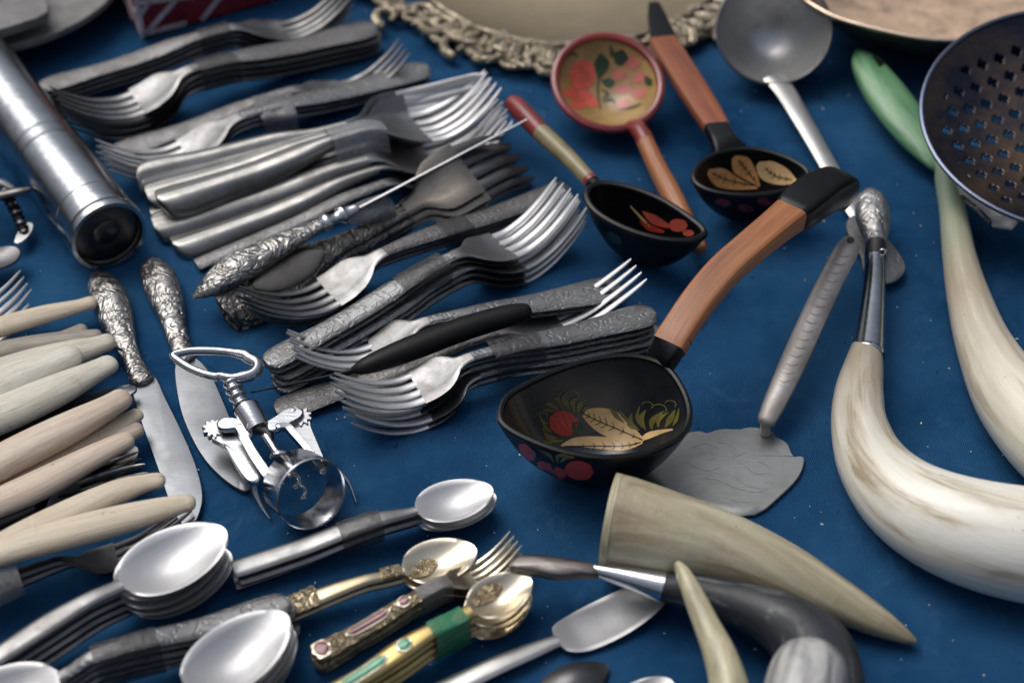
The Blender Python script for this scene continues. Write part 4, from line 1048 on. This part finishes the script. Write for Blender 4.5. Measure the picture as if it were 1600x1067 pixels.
t = thing('green_handle', 'green horn handle with dark hole under the copper pan', 'handle', W(1400, 200, 0))
tube_mb([(1343, 82, .020, 8), (1354, 100, .020, 24), (1378, 138, .018, 34), (1408, 180, .016, 36), (1440, 222, .013, 31), (1462, 255, .011, 17), (1470, 266, .010, 8)], flat=.55, sides=24).build('handle', M['green'], t)
gh = bvh_of([t.children[0]])
disc(gh, 1371, 96, 11, 8, 'hole', 'p_black', t, .0002, rot=.8)  # flat black disc, painted shade in place of a real opening
t = thing('serrated_knife', 'serrated steel blade sticking out under the skimmer', 'knife', W(1550, 330, 0))
ol = [(1478, 262), (1496, 300)]
for k in range(12):
    x = 1499+k*4.2; y = 303+k*3.6; ol += [(x, y+3), (x+3.6, y+.5)]
ol += [(1552, 352), (1582, 357), (1592, 345), (1560, 310), (1520, 280)]
slab_mb(ol, .022, .0014, smoothsub=0, bevel=.0002).build('blade', M['serr'], t)
tube_mb([(1500, 275, .021, 8), (1450, 205, .012, 6)], flat=.3).build('tang', M['steel'], t)

# ------------------------------------------------------------------ gilt oval frame with tray, reflection painted into its face
t = thing('oval_tray', 'oval tray with openwork gilt scroll frame at the top', 'tray', W(860, 60, 0))
cx, cy, rx, ry = 890, -98, 262, 168
def ell(a, k=1.0, z=.010): return W(cx+rx*k*math.cos(a), cy+ry*k*math.sin(a), z)
mb = MB(); rg = [[ell(2*math.pi*j/96, k, .009+dz_) for j in range(96)] for (k, dz_) in ((1.0, .0015), (.97, 0), (.6, -.001), (.01, -.001))]
mb.rings(rg, cap=False); mb.build('tray_face', M['tray'], t)
mb = tube_mb([tuple(ell(2*math.pi*j/96, 1.01, .011))+(.0024,) for j in range(96)], world=True, sub=1, sides=10, closed=True, rmod=lambda u: 1+.12*math.sin(u*700)); mb.build('inner_rim', M['gilt_frame'], t)
random.seed(11)
def scroll(c0, sz, a0, turns=1.3, r=.0019, z=.006, hand=1):
    pts = []
    for k in range(10):
        u = k/9; ang = a0+hand*2*math.pi*turns*u; rad = sz*(1-u*.8)
        pts.append((c0.x+math.cos(ang)*rad, c0.y+math.sin(ang)*rad, z+.003*math.sin(u*3.14), r*(1.15-.5*u)))
    return tube_mb(pts, world=True, sub=3, sides=8)
for k in range(120):
    a = R(18)+R(158)*k/119
    kk = (1.075, 1.15, 1.11, 1.21)[k % 4]+(random.uniform(0, .12) if a > R(138) else 0)
    # the frame swells into lobes
    lobe = .05*max(0, math.cos((a-R(95))*6))+(.07 if a > R(140) else 0)
    c0 = ell(a, kk+lobe*.5, .006)
    scroll(c0, random.uniform(.006, .0125), random.uniform(0, 6.28), random.uniform(.6, 1.1), random.uniform(.0018, .0032), random.uniform(.004, .008), random.choice((-1, 1))).build('scroll', M['gilt_frame'], t)
for k in range(20):
    a = R(25)+R(145)*k/29
    p0_ = ell(a, 1.03, .009); p1_ = ell(a+random.uniform(-.05, .05), 1.24+(.08 if a > R(140) else 0)+.05*max(0, math.cos((a-R(95))*6)), .004)
    tube_mb([tuple(p0_)+(.0016,), tuple((p0_+p1_)/2+Vector((random.uniform(-.003, .003), 0, .003)))+(.0042,), tuple(p1_)+(.0026,)], world=True, sub=4, sides=8).build('acanthus_leaf', M['gilt_frame'], t)

# ------------------------------------------------------------------ spatula, horns, tusks
t = thing('cake_server', 'grey cake server with scalloped engraved blade and ridged handle', 'cake server', W(1150, 740, 0))
slab_mb([(1000, 740), (1030, 700), (1068, 678), (1092, 673), (1104, 676), (1125, 670), (1155, 670), (1164, 668), (1180, 667), (1208, 674), (1212, 681), (1230, 692), (1240, 712), (1254, 713), (1257, 722), (1248, 745), (1222, 772), (1180, 803), (1120, 800), (1050, 780)], .0022, .0013, smoothsub=3).build('blade', M['spatula'], t)
sv = bvh_of([t.children[0]])
mb = MB()
for pts_ in ([(1092, 712), (1104, 704), (1116, 710), (1112, 718), (1098, 716)], [(1075, 722), (1100, 735), (1125, 730)], [(1100, 745), (1130, 752), (1150, 762), (1180, 768), (1200, 762)], [(1150, 745), (1165, 757), (1190, 763)], [(1140, 700), (1150, 712), (1165, 706)], [(1120, 690), (1138, 694), (1150, 704), (1146, 716)], [(1185, 720), (1200, 728), (1206, 742)], [(1165, 728), (1180, 740), (1200, 738)], [(1080, 700), (1100, 692), (1122, 700)], [(1130, 775), (1150, 782), (1172, 784)], [(1210, 700), (1222, 716), (1224, 735)]):
    stroke(sv, [(a_, b_, .9) for a_, b_ in pts_], 'x', 'etch', t, .00012, 1, 5, mb, False)
mb.build('etched_scrolls', M['etch'], t)
tube_mb([(1196, 676, .003, 9), (1196, 660, .009, 8), (1200, 648, .012, 10)]).build('neck', M['greyhandle'], t)
hd = tube_mb([(1198, 656, .0115, 15), (1210, 630, .014, 18), (1240, 565, .019, 21), (1270, 498, .023, 21), (1300, 435, .026, 20), (1322, 393, .028, 19), (1329, 378, .028, 14)], flat=.6, sides=24).build('handle', M['greyhandle'], t)
hb = bvh_of([hd]); disc(hb, 1329, 376, 6, 5, 'hanging_hole_shade', 'p_black', t, .0002)  # black disc paints the dark of the hole onto the uncut handle
mb = MB()
for k in range(16):
    x, y = 1318-k*6.2, 400+k*13; stroke(hb, [(x-9, y-3, .9), (x, y+1, 1.1), (x+9, y-1, .9)], 'r', 'greyhandle', t, .0003, 2, 3, mb, False)
mb.build('grip_ridges', M['greyhandle'], t)

t = thing('spoon_handle_end', 'flat rounded spoon handle end with rings under the cast horn finial', 'spoon', W(1380, 420, 0))
slab_mb([(1322, 350), (1335, 335), (1360, 345), (1395, 382), (1412, 408), (1413, 426), (1392, 441), (1368, 437), (1350, 425), (1344, 398), (1328, 372)], .006, .0018, crown=.0006).build('handle', M['engraved'], t)

t = thing('mounted_horn', 'pale curved horn with steel ferrule and whitened cast finial', 'horn', W(1450, 820, 0), 'pale curved horns')
tube_mb([(1355, 540, .018, 23), (1349, 575, .0172, 31), (1342, 615, .0160, 38), (1343, 665, .0152, 44), (1364, 725, .0163, 55), (1412, 780, None, 69), (1490, 822, None, 82), (1600, 850, None, 91), (1740, 862, None, 95), (1880, 850, None, 96)], sides=40, sub=8, round_ends=(False, True)).build('horn', M['tusk'], t)
tube_mb([(1367, 402, .021, 15.5), (1366, 440, .0205, 17.5), (1361, 500, .019, 22), (1356, 548, .018, 26.5), (1355.5, 552, .018, 27)], sides=32, round_ends=(False, False)).build('ferrule', M['alu'], t)
tube_mb([(1369, 382, .021, 16), (1367, 404, .021, 16.5)], sides=24, round_ends=(False, False)).build('collar', M['iron'], t)
tube_mb([(1360, 303, .020, 12), (1361, 314, .020, 23), (1363, 335, .0205, 27), (1366, 355, .021, 24), (1368, 372, .021, 18), (1369, 388, .021, 16)], sides=28, flat=.85).build('finial', M['white_scroll'], t)
p = W(1379, 394, .027); rp = 5.5*mpp(p)
tube_mb([(p.x+rp*math.cos(a), p.y, p.z+rp*math.sin(a), rp*.28) for a in [2*math.pi*k/12 for k in range(12)]], world=True, sub=2, sides=8, closed=True, up=(0, 1, 0)).build('ring', M['chrome'], t)

t = thing('stained_horn', 'pale curved horn with green-stained tip at the right edge', 'horn', W(1560, 600, 0), 'pale curved horns')
tube_mb([(1468, 256, .016, 7), (1478, 280, .016, 17), (1489, 330, .016, 21), (1499, 400, .017, 26), (1515, 470, .0155, 34), (1542, 548, .0148, 45), (1592, 632, None, 63), (1680, 710, None, 80), (1800, 760, None, 88)], sides=36, sub=8).build('horn', M['tusk_green'], t)

t = thing('drinking_horn', 'grey brown horn with wide cut mouth and pointed tip', 'horn', W(1130, 900, 0))
tube_mb([(958, 815, .0235, 78), (975, 818, .0235, 77), (1040, 834, .0225, 71), (1130, 858, .0195, 61), (1220, 893, .016, 50), (1300, 933, .012, 38), (1370, 970, .0085, 25), (1412, 993, .0055, 13), (1428, 1001, .0045, 6)], sides=44, sub=8, flat=.92, round_ends=(False, True)).build('horn', M['horn'], t)
tube_mb([(951, 814, .0235, 79.5), (962, 816, .0235, 79)], sides=44, flat=.92, round_ends=(False, False), sub=3).build('mouth_rim', M['horn_small'], t)

t = thing('horn_handled_knife', 'black horn handled tool with steel cone ferrule and worn brown blade', 'knife', W(1150, 960, 0))
tube_mb([(1036, 917, .020, 22), (1100, 930, .019, 30), (1165, 948, .0185, 39), (1225, 975, .019, 50), (1270, 1016, .021, 62), (1288, 1076, .023, 64), (1290, 1160, .025, 62)], sides=36, sub=8).build('horn', M['horn_black'], t)
tube_mb([(926, 889, .022, 9), (975, 901, .021, 16), (1037, 917, .020, 24)], sides=32, round_ends=(True, False)).build('ferrule', M['chrome'], t)
tube_mb([(1264, 1046, .030, 60), (1262, 1070, .031, 66), (1252, 1130, .030, 69), (1240, 1220, .028, 70)], sides=36, round_ends=(True, False), flat=.95).build('end_sleeve', M['sleeve'], t)
slab_mb([(795, 878), (806, 867), (830, 864), (870, 868), (905, 874), (938, 881), (934, 896), (905, 896), (872, 899), (830, 891), (800, 886)], .024, .004, bevel=.0012, crown=.0015).build('blade', M['blade_brown'], t)
t = thing('pale_horn', 'slender pale horn lying across the black horn at the bottom', 'horn', W(1110, 1000, 0))
tube_mb([(1060, 882, .036, 7), (1068, 896, .036, 12), (1084, 930, .035, 17), (1104, 975, .033, 21), (1124, 1020, .031, 26), (1140, 1075, .029, 31), (1150, 1150, .026, 36)], sides=28).build('horn', M['horn_small'], t)

# ------------------------------------------------------------------ corkscrew
def q(X, Y): return 260+X/3.558, 530+Y/3.558
t = thing('corkscrew', 'chrome winged corkscrew lying over the silver handled knife', 'corkscrew', W(430, 720, 0))
loop = [(38, 92), (70, 122), (130, 160), (200, 190), (270, 208), (300, 205), (360, 215), (420, 212), (478, 196), (505, 165), (500, 130), (460, 108), (435, 90), (370, 76), (300, 68), (220, 64), (140, 66), (80, 76)]
tube_mb([q(*p)+(.030, 6.5 if p[0] < 420 else 9.0) for p in loop], closed=True, sides=14, sub=4, flat=1.1).build('bottle_opener_loop', M['chrome'], t)
tube_mb([q(350, 215)+(.029, 9), q(366, 255)+(.028, 12), q(395, 315)+(.026, 12.5), q(425, 372)+(.024, 12)], sides=24, sub=16, rmod=lambda u: 1+.17*math.sin(u*30)).build('threaded_rack', M['chrome'], t)
tube_mb([q(440, 380)+(.0235, 20), q(475, 435)+(.022, 19.5), q(510, 500)+(.020, 19)], sides=28, round_ends=(False, False)).build('barrel', M['chrome'], t)
tube_mb([q(436, 372)+(.0238, 16), q(441, 382)+(.0236, 20.6)], sides=28, round_ends=(False, False)).build('barrel_collar', M['iron'], t)
tube_mb([q(500, 490)+(.020, 10), q(560, 520)+(.019, 9), q(575, 560)+(.018, 7)], sides=16).build('collet', M['iron'], t)
tube_mb([q(545, 520)+(.019, 6.5), q(600, 610)+(.018, 6.0), q(640, 665)+(.0178, 5.5)], sides=16).build('shaft', M['chrome'], t)
# worm
A3 = W(*q(625, 640), .0182); B3 = W(*q(775, 885), .0165); axv = (B3-A3); Lw = axv.length; axv.normalize()
e1 = axv.cross(Zv).normalized(); e2 = e1.cross(axv)
pts = []
for k in range(61):
    u = k/60; a = u*2*math.pi*4.2; rad = .0028*(1-.45*u)
    pc = A3+axv*(Lw*u)+e1*(math.cos(a)*rad)+e2*(math.sin(a)*rad); pts.append(tuple(pc)+(.0017*(1-.6*u),))
tube_mb(pts, world=True, sub=2, sides=8).build('worm', M['chrome'], t)
# yoke rails
for rail in ([(400, 488), (430, 540), (480, 630), (530, 705), (575, 770)], [(620, 492), (670, 490), (710, 530), (780, 610), (840, 690), (870, 730)]):
    tube_mb([q(*p)+(.024-.003*i/len(rail), 6) for i, p in enumerate(rail)], sides=12, square=True, sub=4).build('yoke_rail', M['chrome'], t)
slab_mb([q(*p_) for p_ in [(278, 462), (300, 436), (360, 432), (430, 446), (480, 500), (462, 545), (425, 512), (395, 490), (320, 496), (285, 486)]], .0215, .003, smoothsub=3, bevel=.0006).build('yoke_plate', M['alu'], t)
slab_mb([q(*p_) for p_ in [(545, 470), (600, 430), (670, 385), (730, 372), (762, 392), (750, 425), (700, 455), (650, 480), (590, 505)]], .0222, .003, smoothsub=3, bevel=.0006).build('yoke_plate', M['alu'], t)
# bell
bc = W(*q(762, 828), .0185); dirb = (W(*q(900, 1010), 0)-W(*q(600, 640), 0)).normalized()
dirb = (dirb+Vector((0, 0, .42))).normalized(); rb = 55*mpp(bc)
f1 = dirb.cross(Zv).normalized(); f2 = f1.cross(dirb)
def ringat(d, r): return [bc+dirb*d+(f1*math.cos(a)+f2*math.sin(a))*r for a in [2*math.pi*k/56 for k in range(56)]]
mb = MB(); mb.rings([ringat(*s_) for s_ in ((-.0075, rb*.965), (-.0082, rb), (-.0078, rb*1.02), (.007, rb*1.05), (.0082, rb*1.07), (.0088, rb*1.04), (.007, rb*.99), (-.0075, rb*.965))], cap=False)
bl = mb.build('bell', M['chrome'], t)
# wings
def wing(gc, arm, hook, zg, ph, rv):
    mb = MB(); ol = []
    nteeth = 10
    for k in range(nteeth*4):
        a = 2*math.pi*k/(nteeth*4)+ph; r = 62 if k % 4 in (0, 1) else 45
        ol.append(q(gc[0]+r*math.cos(a)*1.05, gc[1]+r*math.sin(a)*.85))
    g = slab_mb(ol, zg, .003, smoothsub=0, bevel=.0003).build('gear', M['wing'], t)
    slab_mb([q(*p) for p in arm], zg-.001, .0032, smoothsub=2, bevel=.0005).build('wing_arm', M['wing'], t)
    tube_mb([q(x, y)+(z, r) for (x, y, z, r) in hook], sides=10, flat=.7).build('wing_tip', M['chrome'], t)
    cpt = W(*q(*rv), zg+.001)
    tube_mb([(cpt.x, cpt.y, cpt.z-.003, .0022), (cpt.x, cpt.y, cpt.z+.0002, .0021)], world=True, up=(0, 1, 0), sides=16, sub=1).build('rivet', M['bowl_steel'], t)
wing((262, 492), [(250, 548), (275, 490), (345, 480), (400, 530), (455, 620), (528, 765), (470, 792), (420, 748), (362, 655), (312, 572)], [(478, 785, .014, 6), (490, 850, .009, 6), (525, 920, .005, 4), (574, 995, .002, 1.5)], .018, .1, (325, 463))
wing((745, 425), [(690, 390), (790, 400), (800, 480), (850, 600), (880, 690), (820, 700), (760, 600), (700, 480)], [(890, 680, .014, 5), (950, 730, .012, 4.5), (1010, 790, .008, 3.5), (1055, 905, .002, 1.5)], .020, .2, (705, 402))

# ------------------------------------------------------------------ small things on the cloth
t = MB()
o = tube_mb([(766, 978, .001, 3), (775, 974, .0018, 6), (784, 976, .001, 3)], sides=9, rmod=lambda u: 1+.3*math.sin(u*9)).build('pebble', M['greytin'], loc=W(775, 976, 0)); tag(o, 'small grey crumb of grit below the green enamel spoons', 'pebble')
random.seed(5)
mb = MB()
for k in range(260):
    x, y = random.uniform(-20, 1620), random.uniform(0, 1067); p = W(x, y, .0003); s_ = random.choice((.00012, .00016, .0002, .0003))
    a = random.uniform(0, 3.14); d = Vector((math.cos(a), math.sin(a), 0))
    mb.box(p, d*s_*random.uniform(1, 2.6), Vector((-d.y, d.x, 0))*s_, Zv*.0002)
o = mb.build('dust_specks', M['bone_pale'], smooth=False); tag(o, 'pale lint and dust specks scattered on the blue cloth', 'dust', kind='stuff')

for o in bpy.data.objects:
    if o.get('label') and len(str(o['label']).split()) > 16: print('LONG', o['label'])
